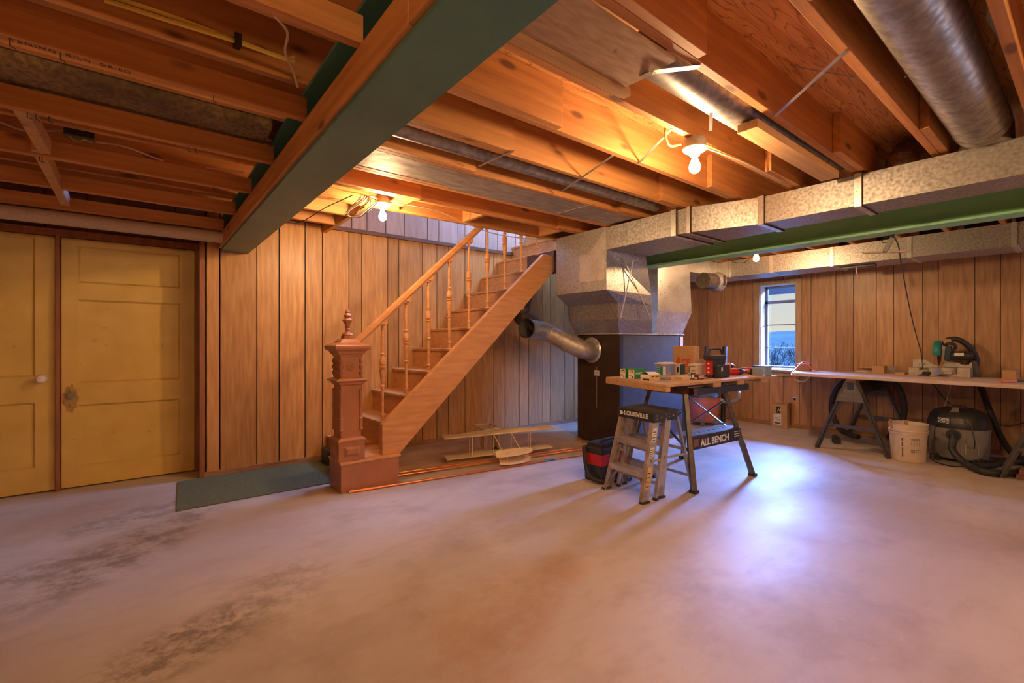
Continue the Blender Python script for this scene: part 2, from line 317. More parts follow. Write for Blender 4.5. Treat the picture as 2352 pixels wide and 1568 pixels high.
    def build(s, name, mats, parent=None, smooth=False, bevel=0, world=True):
        if not isinstance(mats, (list, tuple)): mats = [mats]
        me = bpy.data.meshes.new(name); o = bpy.data.objects.new(name, me); C.objects.link(o)
        vs = s.v
        if parent is not None:
            o.parent = parent
            if world:
                Mi = PM[parent.name].inverted(); vs = [Mi @ v for v in vs]; loc = Vector((0, 0, 0))
            else: loc = Vector((0, 0, 0))
            PM[o.name] = PM[parent.name].copy()
        else:
            lo = [min(v[i] for v in vs) for i in range(3)]; hi = [max(v[i] for v in vs) for i in range(3)]
            loc = Vector(((lo[0]+hi[0])/2, (lo[1]+hi[1])/2, lo[2])); vs = [v-loc for v in vs]
            o.location = loc; PM[o.name] = Matrix.Translation(loc)
        me.from_pydata([tuple(v) for v in vs], [], s.f)
        for m in mats: me.materials.append(m)
        me.polygons.foreach_set('material_index', s.m)
        at = me.attributes.new('tone', 'FLOAT', 'POINT'); at.data.foreach_set('value', s.t)
        bm = bmesh.new(); bm.from_mesh(me); bmesh.ops.recalc_face_normals(bm, faces=bm.faces); bm.to_mesh(me); bm.free()
        if smooth:
            me.polygons.foreach_set('use_smooth', [True]*len(me.polygons))
            me.set_sharp_from_angle(angle=math.radians(smooth if smooth > 1 else 40))
        if bevel:
            b = o.modifiers.new('bevel', 'BEVEL'); b.width = bevel; b.segments = 2; b.limit_method = 'ANGLE'; b.angle_limit = .7
        return o
PM = {}
def tag(o, label=None, cat=None, group=None, kind=None):
    if label: o['label'] = label
    if cat: o['category'] = cat
    if group: o['group'] = group
    if kind: o['kind'] = kind
    return o
def thing(name, label, cat, loc=(0, 0, 0), rz=0, group=None):
    o = bpy.data.objects.new(name, None); C.objects.link(o); o.empty_display_size = .1
    o.location = loc; o.rotation_euler = (0, 0, rz); PM[o.name] = Matrix.Translation(loc) @ Matrix.Rotation(rz, 4, 'Z')
    return tag(o, label, cat, group)
def struct(o): o['kind'] = 'structure'; return o
def dup(root, loc, rz=None, label=None, group=None):
    r = root.copy(); C.objects.link(r); r.location = loc
    if rz is not None: r.rotation_euler = (0, 0, rz)
    tag(r, label, None, group)
    for ch in list(root.children):
        c = ch.copy(); C.objects.link(c); c.parent = r
        for g in list(ch.children):
            d = g.copy(); C.objects.link(d); d.parent = c
    PM[r.name] = Matrix.Translation(loc) @ Matrix.Rotation(r.rotation_euler.z, 4, 'Z')
    return r
def text(s, size, org, right, up, m, parent, name='lettering', bold=0., sx=1., depth=.0008, align='LEFT', space=1., shear=0):
    cu = bpy.data.curves.new('t', 'FONT'); cu.body = s; cu.size = size; cu.extrude = depth; cu.offset = bold; cu.align_x = align; cu.space_character = space; cu.shear = shear
    to = bpy.data.objects.new('t', cu); C.objects.link(to)
    bpy.context.view_layer.update()
    me = bpy.data.meshes.new_from_object(to.evaluated_get(bpy.context.evaluated_depsgraph_get()))
    bpy.data.objects.remove(to, do_unlink=True)
    r = Vector(right).normalized(); u = Vector(up); u = (u-r*u.dot(r)).normalized(); n = r.cross(u)
    M = Matrix(((r.x*sx, u.x, n.x, org[0]), (r.y*sx, u.y, n.y, org[1]), (r.z*sx, u.z, n.z, org[2]), (0, 0, 0, 1)))
    if parent is not None: M = PM[parent.name].inverted() @ M
    me.transform(M); me.materials.clear(); me.materials.append(m)
    o = bpy.data.objects.new(name, me); C.objects.link(o); o.parent = parent; me.name = name
    PM[o.name] = PM[parent.name]
    return o
def bez(pts, n=8):
    """smooth path through points (Catmull-Rom)"""
    p = [Vector(q) for q in pts]; p = [p[0]*2-p[1]]+p+[p[-1]*2-p[-2]]; out = []
    for i in range(1, len(p)-2):
        for k in range(n):
            t = k/n; out.append(.5*((2*p[i])+(p[i+1]-p[i-1])*t+(2*p[i-1]-5*p[i]+4*p[i+1]-p[i+2])*t*t+(3*p[i]-p[i-1]-3*p[i+1]+p[i+2])*t**3))
    out.append(p[-2]); return out
def ridged(pts, r, pitch=.012, amp=.12):
    """corrugated hose radii along a dense path"""
    out = [Vector(pts[0])]; L = 0
    for a, b in zip(pts[:-1], pts[1:]):
        a = Vector(a); b = Vector(b); n = max(1, int((b-a).length/(pitch/2)))
        for k in range(1, n+1): out.append(a.lerp(b, k/n))
    return out, [r*(1+(amp if i % 2 else -amp)*.5) for i in range(len(out))]

# ================================================================ STRUCTURE
YW, XW, YD = 4.91, 7.12, 5.22
ZS = 2.535      # underside of subfloor
ZJ = 2.30       # underside of floor joists
m = MB(); m.box(-3.2, 7.3, -3.2, 5.4, -.1, 0); struct(m.build('floor', M_conc))

def planks(m, axis, cuts, z0, z1, pos, th, gap=.009):
    for a, b in zip(cuts[:-1], cuts[1:]):
        t = R.random()
        if axis == 'x': m.box(a+gap/2, b-gap/2, pos, pos+th, z0, z1, t)
        else: m.box(pos, pos+th, a+gap/2, b-gap/2, z0, z1, t)
gl = [505, 590, 641, 700.7, 740.6, 801.3, 830.8, 890.6, 915.8, 970, 1003.4, 1030, 1068, 1134, 1160, 1193, 1214, 1247, 1264, 1297]
cl = [.44]+[PY(x, 784, YW)[0] for x in gl]
while cl[-1] < XW-.25: cl.append(cl[-1]+R.choice([.1, .15, .2, .13]))
cl.append(XW)
m = MB(); planks(m, 'x', cl, .0, 2.38, YW, .012)
m.mi = 1; m.box(.44, XW+.1, YW+.012, YW+.03, 0, 2.38); m.box(.44, 1.46, YW+.012, YW+.1, 0, ZS+.1); m.box(4.5, XW+.1, YW+.012, YW+.1, 0, ZS+.1)
struct(m.build('wall_left', [M_panelL, M_groove]))
# upper panelling of the stairwell, set back above the dark ledge trim
cu = [1.46]; 
for x in (808, 843, 886, 929, 982, 1008, 1052, 1068, 1115, 1143, 1184): cu.append(PY(x, 560, YW+.03)[0])
m = MB(); planks(m, 'x', cu+[4.45], 2.38, 3.9, YW+.03, .01); m.mi = 1; m.box(1.46, 4.7, YW+.04, YW+.1, 2.38, 3.9)
struct(m.build('wall_stairwell_left', [mat('stairwell_panelling', (.50, .32, .24), .4, col2=(.42, .25, .18), scale=(9, 9, .9), nscale=4, detail=8, attr=.12), M_groove]))
m = MB(); m.box(1.47, 4.33, YW-.035, YW+.03, 2.345, 2.385); struct(m.build('trim_1', M_trimd))
m = MB(); m.box(1.2, 4.8, 3.735, 3.76, 2.54, 3.9); m.box(4.7, 4.75, 3.72, 5.0, 2.54, 3.9); m.box(1.2, 1.25, 3.72, 5.0, 2.54, 3.9); m.box(1.2, 4.75, 3.72, 5.0, 3.9, 3.95)
struct(m.build('wall_stairwell_front', mat('upstairs_wall', (.6, .55, .5), .8)))
# sloping soffit board closing the left end of the stair opening
m = MB(); m.prism([(1.462, 2.39), (1.44, 2.39), (1.65, 2.64), (1.672, 2.64)], 3.74, YW+.03, 'y'); struct(m.build('trim_2', M_joistY))
m = MB(); m.box(.44, XW, YW-.016, YW, 0, .052); struct(m.build('baseboard_left', M_base))

# window wall
gr = [1603.5, 1625.8, 1663, 1702, 1729, 1767, 1799, 1836, 1863, 1920, 1960, 2013, 2052.5, 2119, 2155, 2239, 2298, 2345]
cy = [YW]+[PX(x, 784, XW)[1] for x in gr]
while cy[-1] > -3: cy.append(cy[-1]-R.choice([.1, .15, .2, .25]))
cy = cy[::-1]
wy0, wy1, wz0, wz1 = 2.63, 3.116, .80, 2.02
m = MB()
for a, b in zip(cy[:-1], cy[1:]):
    t = R.random(); a += .003; b -= .003
    if b <= wy0 or a >= wy1: m.box(XW, XW+.012, a, b, 0, 2.42, t)
    else:
        a2, b2 = a, b
        if a < wy0: m.box(XW, XW+.012, a, wy0, 0, 2.42, t); a2 = wy0
        if b > wy1: m.box(XW, XW+.012, wy1, b, 0, 2.42, t); b2 = wy1
        m.box(XW, XW+.012, a2, b2, 0, wz0, t); m.box(XW, XW+.012, a2, b2, wz1, 2.42, t)
m.mi = 1
for y0, y1, z0, z1 in ((-3.2, wy0, 0, ZS+.1), (wy1, 5.4, 0, ZS+.1), (wy0, wy1, 0, wz0), (wy0, wy1, wz1, ZS+.1)): m.box(XW+.012, XW+.2, y0, y1, z0, z1)
struct(m.build('wall_right', [M_panel, M_groove]))
m = MB(); m.box(XW-.016, XW, -3, YW-.016, 0, .055); struct(m.build('baseboard_right', M_base))
w = thing('window_1', None, None, (XW+.1, 2.87, .8)); w['kind'] = 'structure'
m = MB()      # casing around the opening
m.box(XW-.02, XW, wy0-.07, wy0, wz0-.09, wz1+.05); m.box(XW-.02, XW, wy1, wy1+.07, wz0-.09, wz1+.05)
m.box(XW-.02, XW, wy0, wy1, wz1, wz1+.05); m.box(XW-.045, XW, wy0-.02, wy1+.02, wz0-.03, wz0); m.box(XW-.018, XW, wy0, wy1, wz0-.09, wz0-.03)
m.build('window_casing', M_case, w)
m = MB(); X0, X1 = XW, XW+.2
m.box(X0, X1, wy0, wy0+.012, wz0, wz1); m.box(X0, X1, wy1-.012, wy1, wz0, wz1); m.box(X0, X1, wy0, wy1, wz0, wz0+.012); m.box(X0, X1, wy0, wy1, wz1-.012, wz1)
m.build('window_jamb', mat('window_jamb_paint', (.55, .50, .45), .6, col2=(.5, .45, .4), nscale=4), w)
M_steelw = mat('window_steel', (.16, .17, .19), .5, metal=.3)
m = MB(); Xs = XW+.165
for z, h in ((1.775, .042), (1.44, .014), (1.11, .014), (wz0+.03, .03), (wz1-.03, .03)): m.box(Xs-.012, Xs+.012, wy0+.012, wy1-.012, z-h/2, z+h/2)
m.box(Xs-.012, Xs+.012, wy1-.045, wy1-.012, wz0+.012, wz1-.012); m.box(Xs-.012, Xs+.012, wy0+.012, wy0+.03, wz0+.012, wz1-.012)
m.build('window_bars', M_steelw, w)
m = MB(); m.box(Xs-.002, Xs+.002, wy0+.012, wy1-.012, wz0+.012, wz1-.012); m.build('window_pane', M_glass, w)

# doors in the recess
m = MB()
xs = [-3.2, -2.8, -2.5, -2.25, -1.9, -1.6, -1.4, -1.15, -.85, -.6, -.35, -.15, .1, .25, .44]
planks(m, 'x', xs, 2.10, ZS, YD+.03, .012, .008)
m.mi = 1; m.box(-3.2, -1.45, YD+.02, YD+.1, 0, 2.1); m.box(-3.2, .55, YD+.045, YD+.1, 2.0, ZS+.1); m.box(-3.2, .55, YD+.06, YD+.1, 0, ZS)
m.mi = 2; m.box(.43, .46, YW+.0, YD+.1, 0, 2.4)
struct(m.build('wall_doors', [M_trimd, M_groove, M_jamb]))
m = MB(); m.box(-1.5, .44, YD-.035, YD+.04, 2.045, 2.10); m.box(.395, .43, YD-.03, YD+.04, 0, 2.05); m.box(-.532, -.505, YD-.035, YD+.04, 0, 2.045)
m.box(.405, .445, YW-.014, YW+.0, 0, 2.2)
struct(m.build('trim_3', M_jamb))
def door(name, x0, x1, panels, z1=2.04, z0=.012, y=YD):
    o = thing(name, None, None, ((x0+x1)/2, y, z0)); o['kind'] = 'structure'
    m = MB(); T = .04; us = sorted({x0, x1}|{p[0] for p in panels}|{p[1] for p in panels})
    px0, px1 = panels[0][0], panels[0][1]
    m.box(x0, px0, y, y+T, z0, z1); m.box(px1, x1, y, y+T, z0, z1)
    zz = [z0]+[q for p in sorted(panels, key=lambda p: p[2]) for q in (p[2], p[3])]+[z1]
    for a, b in zip(zz[::2], zz[1::2]): m.box(px0, px1, y, y+T, a, b)
    m.build('door_frame', M_yel, o, bevel=.002)
    for a, b, c, d in panels:
        m = MB(); m.box(a-.005, b+.005, y+.018, y+.03, c-.005, d+.005)
        q = .014  # moulding
        for s in (0, 1):
            m.add([(a, y+.001, c), (b, y+.001, c), (b-q, y+.018, c+q), (a+q, y+.018, c+q)], [(0, 1, 2, 3)])
            m.add([(a, y+.001, d), (b, y+.001, d), (b-q, y+.018, d-q), (a+q, y+.018, d-q)], [(0, 1, 2, 3)])
            m.add([(a, y+.001, c), (a, y+.001, d), (a+q, y+.018, d-q), (a+q, y+.018, c+q)], [(0, 1, 2, 3)])
            m.add([(b, y+.001, c), (b, y+.001, d), (b-q, y+.018, d-q), (b-q, y+.018, c+q)], [(0, 1, 2, 3)])
            break
        m.build('door_panel', M_yel, o)
    return o
g = lambda px, py: PY(px, py, YD)
a, b = g(179, 784)[0], g(413, 784)[0]
zz = [g(179, y)[2] for y in (564, 648.5, 687.5, 880, 930, 1072)]
d1 = door('door_1', -.50, .392, [(a, b, zz[1], zz[0]), (a, b, zz[3], zz[2]), (a, b, zz[5], zz[4])])
a, b = -1.28, g(80, 784)[0]
zz = [g(78, y)[2] for y in (545, 865, 925, 1075)]
d2 = door('door_2', -1.42, -.537, [(a, b, zz[1], zz[0]), (a, b, zz[3], zz[2])], y=YD-.0)
kx, _, kz = g(98, 869)
m = MB(); m.lathe([(.012, 0), (.012, -.035), (.024, -.04), (.034, -.055), (.035, -.065), (.026, -.08), (.001, -.085)], (kx, YD, kz), axis='y', seg=20); m.build('door_knob', M_porc, d2, smooth=True)
kx, _, kz = g(163, 912)
m = MB()     # ornate escutcheon
pol = []
for k in range(40):
    t = 2*PI*k/40; rr = 1+.13*math.cos(9*t)+.04*math.cos(4*t); pol.append((kx+.042*rr*math.cos(t), kz-.01+.105*rr*math.sin(t)))
m.prism(pol, YD-.007, YD, 'y')
for dz in (-.07, .055): m.lathe([(.012, 0), (.012, -.01), (.004, -.016)], (kx, YD-.004, kz+dz), axis='y', seg=12)
m.build('escutcheon', mat('painted_brass', (.45, .30, .09), .4, metal=.3, col2=(.3, .2, .08), nscale=20), d1, smooth=True)
m = MB(); m.lathe([(.01, 0), (.01, -.03), (.022, -.035), (.029, -.05), (.022, -.066), (.001, -.07)], (kx, YD-.007, kz+.015), axis='y', seg=12); m.build('door_knob', mat('glass_knob', (.5, .45, .35), .1, trans=.6), d1)

# remaining room shell
m = MB(); m.box(-3.3, -3.2, -3.3, 5.4, 0, ZS+.1); struct(m.build('wall_west', M_panel))
m = MB(); m.box(-3.3, 7.3, -3.3, -3.2, 0, ZS+.1); struct(m.build('wall_back', M_panel))
m = MB()
hx0, hx1, hy0 = 1.45, 4.72, 3.745
m.box(-3.3, 7.3, -3.3, hy0, ZS, ZS+.04); m.box(-3.3, hx0, hy0, 5.4, ZS, ZS+.04); m.box(hx1, 7.3, hy0, 5.4, ZS, ZS+.04)
struct(m.build('ceiling', M_sub))

# outdoors seen through the window
m = MB(); n = 30; pts = []
for i in range(n+1):
    for j in range(13):
        x = 8+j*6; y = -10+i*3; pts.append((x, y, -1.2+.055*(x-12)+.5*math.sin(i*.6+j)+.6*math.sin(i*.25)))
m.add(pts, [(i*13+j, i*13+j+1, (i+1)*13+j+1, (i+1)*13+j) for i in range(n) for j in range(12)])
o = m.build('hillside', M_hill, smooth=60); tag(o, 'blue green hillside rising far outside the window', 'hillside', kind='structure')
o = thing('bare_shrub', 'leafless tangled shrub outside the lower panes of the window', 'shrub', (10.2, 4.2, -1.5))
m = MB()
def twig(p, d, L, r, k):
    q = p+d*L; m.tube([p, q], [r, r*.7], 4, cap=False)
    if k:
        for _ in range(3):
            e2 = (d+Vector((R.uniform(-.7, .7), R.uniform(-.7, .7), R.uniform(-.3, .5)))).normalized(); twig(q, e2, L*R.uniform(.6, .85), r*.65, k-1)
for i in range(16): m.tube([(10.2, 3.3+i*.13, -1.6), (10.2, 3.3+i*.13, .12)], .012, 5)
for i in range(16): twig(Vector((10.2+0, 3.3+i*.13, .1)), Vector((R.uniform(-.3, .3), R.uniform(-.3, .3), 1)).normalized(), .36, .012, 4)
m.build('branches', M_bush, o)
m = MB(); m.box(7.75, 9.0, -1, 6, 2.05, 2.2)
o = m.build('porch_deck', mat('porch_wood', (.10, .13, .2), .8)); tag(o, 'weathered deck edge outside the top pane of the window', 'deck')

# ================================================================ FRAMING
def joist(x0, x1, y0, z0=ZJ, h=.233, t=.038, mt=M_joist, name='ceiling_joist'):
    m = MB(); m.box(x0, x1, y0, y0+t, z0, z0+h, R.random()); return m.build(name, mt, bevel=.002)
YR = [.195, .59, .98, 1.36, 1.76, 2.16, 2.555, 2.93, 3.31]
ords = ['first', 'second', 'third', 'fourth', 'fifth', 'sixth', 'seventh', 'eighth', 'ninth', 'tenth', 'eleventh', 'twelfth', 'thirteenth', 'fourteenth', 'fifteenth']
GJ = 'floor joists overhead'
sg = [3.70]+YR[::-1]
for i, y in enumerate(sg):
    lab = 'orange-lit joist edging the stair opening above the bare bulb' if i == 0 else 'joist right of the dark green beam, %s in from the stair opening' % ords[i-1]
    tag(joist(.62, 5.0 if i else 4.40, y), lab, 'joist', GJ)
tag(joist(.62, 5.0, -.2), 'joist at the top right corner beyond the big round duct', 'joist', GJ)
tag(joist(.62, 5.0, -.6), 'joist overhead nearest the camera, beyond the photo corner', 'joist', GJ)
k = 0
for i, y in enumerate([4.49, 4.09]+[q-.04 for q in [3.70]+YR[::-1]]):
    if i < 2: o = joist(-3.1, 1.44, y)
    else: o = joist(-3.1, 1.70, y)
    tag(o, 'upper joist over the left room, %s from the yellow doors' % ords[i], 'joist', GJ)
for i, y in enumerate([q-.04 for q in [3.70]+YR[::-1]]):
    if y > 3.4: continue
    tag(joist(3.175, 7.1, y), 'lapped joist above the furnace duct, %s in from the staircase' % ords[i-1], 'joist', GJ)
# rims and header of the stair opening
o = joist(0, 1, 0); bpy.data.objects.remove(o)
m = MB(); m.box(1.44, 1.478, 3.74, YW, ZJ+.0, ZS, .6); tag(m.build('header_joist', M_joistY, bevel=.002), 'short header board closing the left end of the stair opening', 'joist')
m = MB(); m.box(.47, 1.44, YW-.04, YW-.002, 2.385, ZS, .8); tag(m.build('rim_joist', M_joist, bevel=.002), 'pale rim board on top of the panelled wall beside the green beam', 'joist')
m = MB(); m.box(1.50, 1.72, 3.352, 3.66, 2.33, 2.368, .7); tag(m.build('mounting_block', M_joist, bevel=.002), 'flat wood block carrying the bare bulb by the staircase', 'block')
for x, a, b, lab in ((2.35, 3.35, 3.70, 'short cross block beyond the bare bulb near the stairs'), (3.3, 3.35, 3.70, 'short cross block over the upper end of the stairs')):
    m = MB(); m.box(x, x+.038, a, b, 2.31, 2.53, .5); tag(m.build('cross_block', M_joistY, bevel=.002), lab, 'block')
# lower hanging joists (2x4) left of the beam
GL = 'low ceiling joists left of the green beam'
for i, y in enumerate([1.45, 2.09, 2.715, 3.34, 3.98, 4.60]):
    m = MB(); m.box(-3.1, .552, y, y+.038, 2.14, 2.229, .3+.1*i)
    o = m.build('low_joist', M_joist, bevel=.002)
    lab = ['low two-by-four joist left of the beam, nearest the camera', 'low two-by-four joist stamped KILN DRIED on its underside', 'low two-by-four joist just below the fibreglass duct', 'low two-by-four joist passing the black junction box', 'low two-by-four joist second from the yellow doors', 'low two-by-four joist closest to the yellow doors'][i]
    tag(o, lab, 'joist', GL)
    if i == 1: 
        PM[o.name] = Matrix.Translation(o.location)
        a = Z(225, 128, 2.14); q = Z(22, 95, 2.14); text('TENING  KILN  DRIED', .027, (q[0], y+.030, 2.1394), (1, 0, 0), (0, -1, 0), mat('stencil_ink', (.14, .06, .03), .8), o, name='stencil', sx=.98, space=1.15)
# (the stencil is readable from below)
GBr = 'diagonal wood braces'
for a, b, lab in ((Z(40, 252, 2.14), Z(103, 350, 2.14), 'upper short diagonal wood brace under the low joists at far left'), (Z(85, 352, 2.14), Z(150, 470, 2.14), 'lower short diagonal wood brace under the low joists at far left')):
    m = MB(); A = Vector(a); B = Vector(b); m.bar((A.x, A.y, 2.19), (B.x, B.y, 2.17), .045, .075, tone=.9)
    tag(m.build('wood_brace', M_blockw, bevel=.002), lab, 'brace', GBr)

# green steel I beams
def ibeam(name, x0, x1, y0, y1, z0, z1, mt, label, skew=0):
    o = thing(name, label, 'beam', ((x0+x1)/2, y1, z0))
    m = MB(); c = (x0+x1)/2; tf, tw = .016, .012
    poly = [(x0, z0), (x1, z0), (x1, z0+tf), (c+tw, z0+tf+.012), (c+tw, z1-tf-.012), (x1, z1-tf), (x1, z1), (x0, z1), (x0, z1-tf), (c-tw, z1-tf-.012), (c-tw, z0+tf+.012), (x0, z0+tf)]
    m.prism(poly, y0, y1, 'y'); m.build('steel_section', mt, o); return o
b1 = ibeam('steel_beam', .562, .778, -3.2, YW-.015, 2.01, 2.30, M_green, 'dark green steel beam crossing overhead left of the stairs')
m = MB()
for y0, y1 in ((-3.2, 1.12), (1.124, YW-.03)): m.box(.545, .583, y0, y1, 2.028, 2.14, .4 if y0 < 0 else .6)
m.build('wood_ledger', M_joistY, b1, bevel=.002)
M_red_stamp = M_rink
a = PX(775, 205, .545)
text('S-DRY  HEM', .03, (.5445, a[1]-.16, 2.07), (0, 1, 0), (0, 0, 1), M_rink, b1, name='grade_stamp') if False else None
b2 = ibeam('steel_beam', 4.31, 4.49, -3.2, 3.16, 2.01, 2.30, M_green2, 'lamp-brightened green steel beam running behind the furnace duct')

# fibreglass duct board run and pale wrapped pipe, left room
m = MB(); m.box(-3.1, .52, 2.565, 2.86, 2.245, 2.50); tag(m.build('insulated_duct', M_fiber, bevel=.02), 'brown fibreglass duct lying between the joists at left', 'duct')
m = MB(); m.tube([(-3.1, 4.66, 2.085), (.56, 4.66, 2.085)], .05, 16); tag(m.build('wrapped_pipe', M_wrap, smooth=True), 'pale wrapped pipe running above the yellow doors', 'pipe')

# ================================================================ DUCTS, FURNACE
T2 = 2.285
o = thing('supply_duct', 'long galvanized trunk duct running from the furnace plenum to the right', 'duct', (3.7, 1.2, 2.08))
m = MB()
def ring(y, x0, x1, z0, z1): return [(x0, y, z0), (x1, y, z0), (x1, y, z1), (x0, y, z1)]
m.loft([ring(2.94, 3.48, 4.08, 2.075, T2), ring(2.2, 3.46, 4.02, 2.078, T2)])
m.build('wide_section', M_galv, o)
m = MB(); m.loft([ring(2.2, 3.462, 4.0, 2.08, T2-.005), ring(2.06, 3.47, 4.0, 2.08, T2-.005), ring(1.585, 3.64, 3.98, 2.08, T2-.005)]); m.build('reducing_section', M_galv, o)
m = MB(); m.box(3.642, 3.955, .98, 1.585, 2.082, T2-.005); m.box(3.642, 3.955, -3, .976, 2.082, T2-.005); m.build('straight_section', M_galv, o)
def seamx(y, x0, x1, w=.022):
    m = MB(); m.box(x0-.006, x1+.006, y-w/2, y+w/2, 2.072, T2+.003); m.build('joint_band', M_seam if False else M_galv2, o)
    m = MB(); m.box(x0-.0075, x1+.0075, y-w/2-.004, y-w/2, 2.070, T2+.004); m.build('joint_line', M_groove, o)
seamx(2.2, 3.456, 4.03, .045); seamx(2.07, 3.462, 4.01, .03); seamx(1.585, 3.637, 3.985, .045); seamx(.98, 3.638, 3.96, .04); seamx(-.6, 3.638, 3.96, .04)

pl = thing('furnace', 'tall dark brown furnace cabinet beside the staircase with sheet metal plenums on top', 'furnace', (4.75, 3.6, 0))
fx0, fx1, fy0, fy1 = 4.13, 5.38, 3.30, 3.93
m = MB(); m.box(fx0, fx0+.02, fy0, fy1, .05, 1.28); m.build('front_panel', M_blackmetal, pl, bevel=.004)
m = MB(); m.box(fx0+.001, fx0+.06, fy0-.004, fy0+.02, .05, 1.285); m.build('corner_post', mat('corner_black', (.012, .008, .008), .4), pl)
m = MB(); m.box(fx0+.02, fx1, fy0, fy1, .05, 1.275); m.build('cabinet', M_bluepan, pl, bevel=.004)
m = MB(); m.box(fx1-.06, fx1+.002, fy0-.005, fy0+.02, .93, 1.26); m.build('edge_strip', M_white, pl)
m = MB(); m.box(fx0-.0015, fx0, fy0+.03, fy1-.01, .42, .424); m.box(fx0-.0015, fx0, fy0+.03, fy1-.01, 1.255, 1.262); m.build('panel_joint', M_groove, pl)
for q in ((fx0-.05, fx0+.12, fy1-.04, fy1, 0, .045), (fx0-.05, fx0+.12, fy1-.13, fy1-.09, 0, .03), (fx0+.1, fx0+.18, fy0+.05, fy1-.2, 0, .05), (fx1-.2, fx1-.1, fy0+.05, fy1-.05, 0, .05)):
    m = MB(); m.box(*q); m.build('support_block', M_blockw, pl)
c = PX(1371, 856, fx0); m = MB(); m.box(fx0-.002, fx0, c[1]-.035, c[1]+.035, c[2]-.03, c[2]+.03); stk = m.build('tag_sticker', M_paper, pl)
m = MB()
for i in range(4): m.box(fx0-.003, fx0-.002, c[1]-.028, c[1]+.028, c[2]+.018-i*.012, c[2]+.021-i*.012)
m.build('sticker_print', M_ink, stk)
m = MB(); m.tube([(fx0-.004, c[1]-.002, c[2]+.07), (fx0-.004, c[1], c[2]-.4)], .0025, 6); m.build('chain', M_alu, pl)
# supply plenum
def rc(z, x0, x1, y0, y1): return [(x0, y0, z), (x1, y0, z), (x1, y1, z), (x0, y1, z)]
tw = [(3.48, 2.935, 1.695), (4.38, 3.06, 1.705), (4.38, 3.74, 1.705), (3.48, 3.62, 1.695)]
m = MB(); m.loft([rc(2.297, 3.48, 4.10, 2.935, 3.62), rc(2.07, 3.48, 4.10, 2.935, 3.62), tw]); m.build('supply_plenum', M_galv, pl)
m = MB(); m.loft([tw, rc(1.60, 3.85, 4.43, 3.096, 3.82), rc(1.435, 3.92, 4.52, 3.155, 3.865), rc(1.285, 4.12, 4.71, 3.29, 3.94)]); m.build('plenum_transition', M_galv, pl)
m = MB(); m.loft([rc(1.295, 4.10, 5.40, 3.285, 3.95), rc(1.28, 4.10, 5.40, 3.285, 3.95)]); m.build('flange', M_galv2, pl)
for i, (p, q) in enumerate((((4.10, 2.933, 1.99), (4.15, 2.933, 1.70)), )):
    pass
m = MB()   # diagonal crease stiffeners on the right side of the plenum
def sidept(px, py):
    yy = 3.0
    for _ in range(8): q = PY(px, py, yy); yy = 2.935+max(0, .30*(2.07-q[2]))*min(1, max(0, (q[0]-3.5)/.6))-.014
    return q
m.bar(sidept(1455, 597), sidept(1425, 731), .012, .006, up=(0, -1, 0)); m.build('cross_brake', M_galv2, pl)
m = MB(); m.bar(sidept(1431, 592), sidept(1494, 731), .012, .006, up=(0, -1, 0))
m.build('cross_brake', M_galv2, pl)
m = MB()   # patch panel on the front face
a = PX(1332, 588, 3.479); b = PX(1388, 660, 3.479)
m.loft([[(3.474, b[1], 2.0), (3.474, a[1], 2.0), (3.48, a[1], 2.0), (3.48, b[1], 2.0)], [(3.474, b[1], 2.075), (3.474, a[1], 2.075), (3.48, a[1], 2.075), (3.48, b[1], 2.075)]]) if False else m.box(3.474, 3.48, b[1], a[1], 1.79, 2.07)
m.build('patch_panel', M_galv2, pl, bevel=.001); m = MB()
m.prism([(PX(1390, 525, 3.47)[1], 2.285), (PX(1352, 573, 3.47)[1], a[2]), (PX(1390, 573, 3.47)[1], a[2]+.002)], 3.476, 3.48, 'x')
m.build('patch_panel', M_galv2, pl, bevel=.001)
text('AP 20 11/1/82', .06, (3.60, 3.43, 1.672), (0, -1, 0), (.44, 0, -.1), M_ink, pl, name='marker_writing', sx=.9) if False else None
m = MB(); m.loft([rc(2.297, 4.70, 5.36, 3.20, 3.9), rc(1.56, 4.70, 5.42, 3.20, 3.9), rc(1.285, 4.79, 5.36, 3.295, 3.93)]); m.build('return_plenum', M_galv2, pl)
for q in [(4.85+i*.075, 3.283, 1.292) for i in range(7)]+[(4.2+i*.1, 3.283, 1.292) for i in range(5)]+[(x, 3.197, z) for z in (1.6, 1.75, 1.9, 2.05) for x in (5.33, 4.75)]:
    m = MB(); m.cbox(q, (.011, .008, .011)); m.build('screw', M_alu, pl)
# flue: collar on the cabinet, elbow, slanted run, open tee and sooty riser
fl = thing('flue_pipe', 'grey flue pipe elbowing from the furnace to an open tee under the stairs', 'pipe', (4.0, 3.7, 1.1))
cc = Vector((fx0, 3.70, 1.10)); tee = Vector((3.62, 4.02, 1.33))
m = MB(); m.lathe([(.135, -.004), (.15, -.012), (.135, -.03), (.115, -.02)], cc, axis='x', seg=28); m.build('collar_ring', M_galv2, fl, smooth=True)
path = bez([cc+Vector((.01, 0, 0)), cc+Vector((-.12, .005, .0)), cc+Vector((-.22, .07, .05)), cc+Vector((-.30, .15, .10))], 6)
m = MB(); rs = [.108+(.004 if i % 4 == 0 else 0) for i in range(len(path))]; m.tube(path, rs, 24); m.build('elbow', M_flue, fl, smooth=25)
m = MB(); m.tube([cc+Vector((-.28, .13, .09)), tee+Vector((.09, -.03, -.03))], .10, 24); m.build('slanted_pipe', M_flue, fl, smooth=True)
mouth = Vector((3.30, 3.93, 1.345))
m = MB(); dd = (mouth-tee).normalized()
mouth = tee+dd*.30
m.tube([tee+Vector((.12, -.04, -.04)), tee, mouth], .105, 24, cap=False)
m.tube([mouth-dd*.03, mouth], [.112, .112], 24, cap=False); m.tube([mouth, mouth-dd*.03], [.098, .098], 24, cap=False)
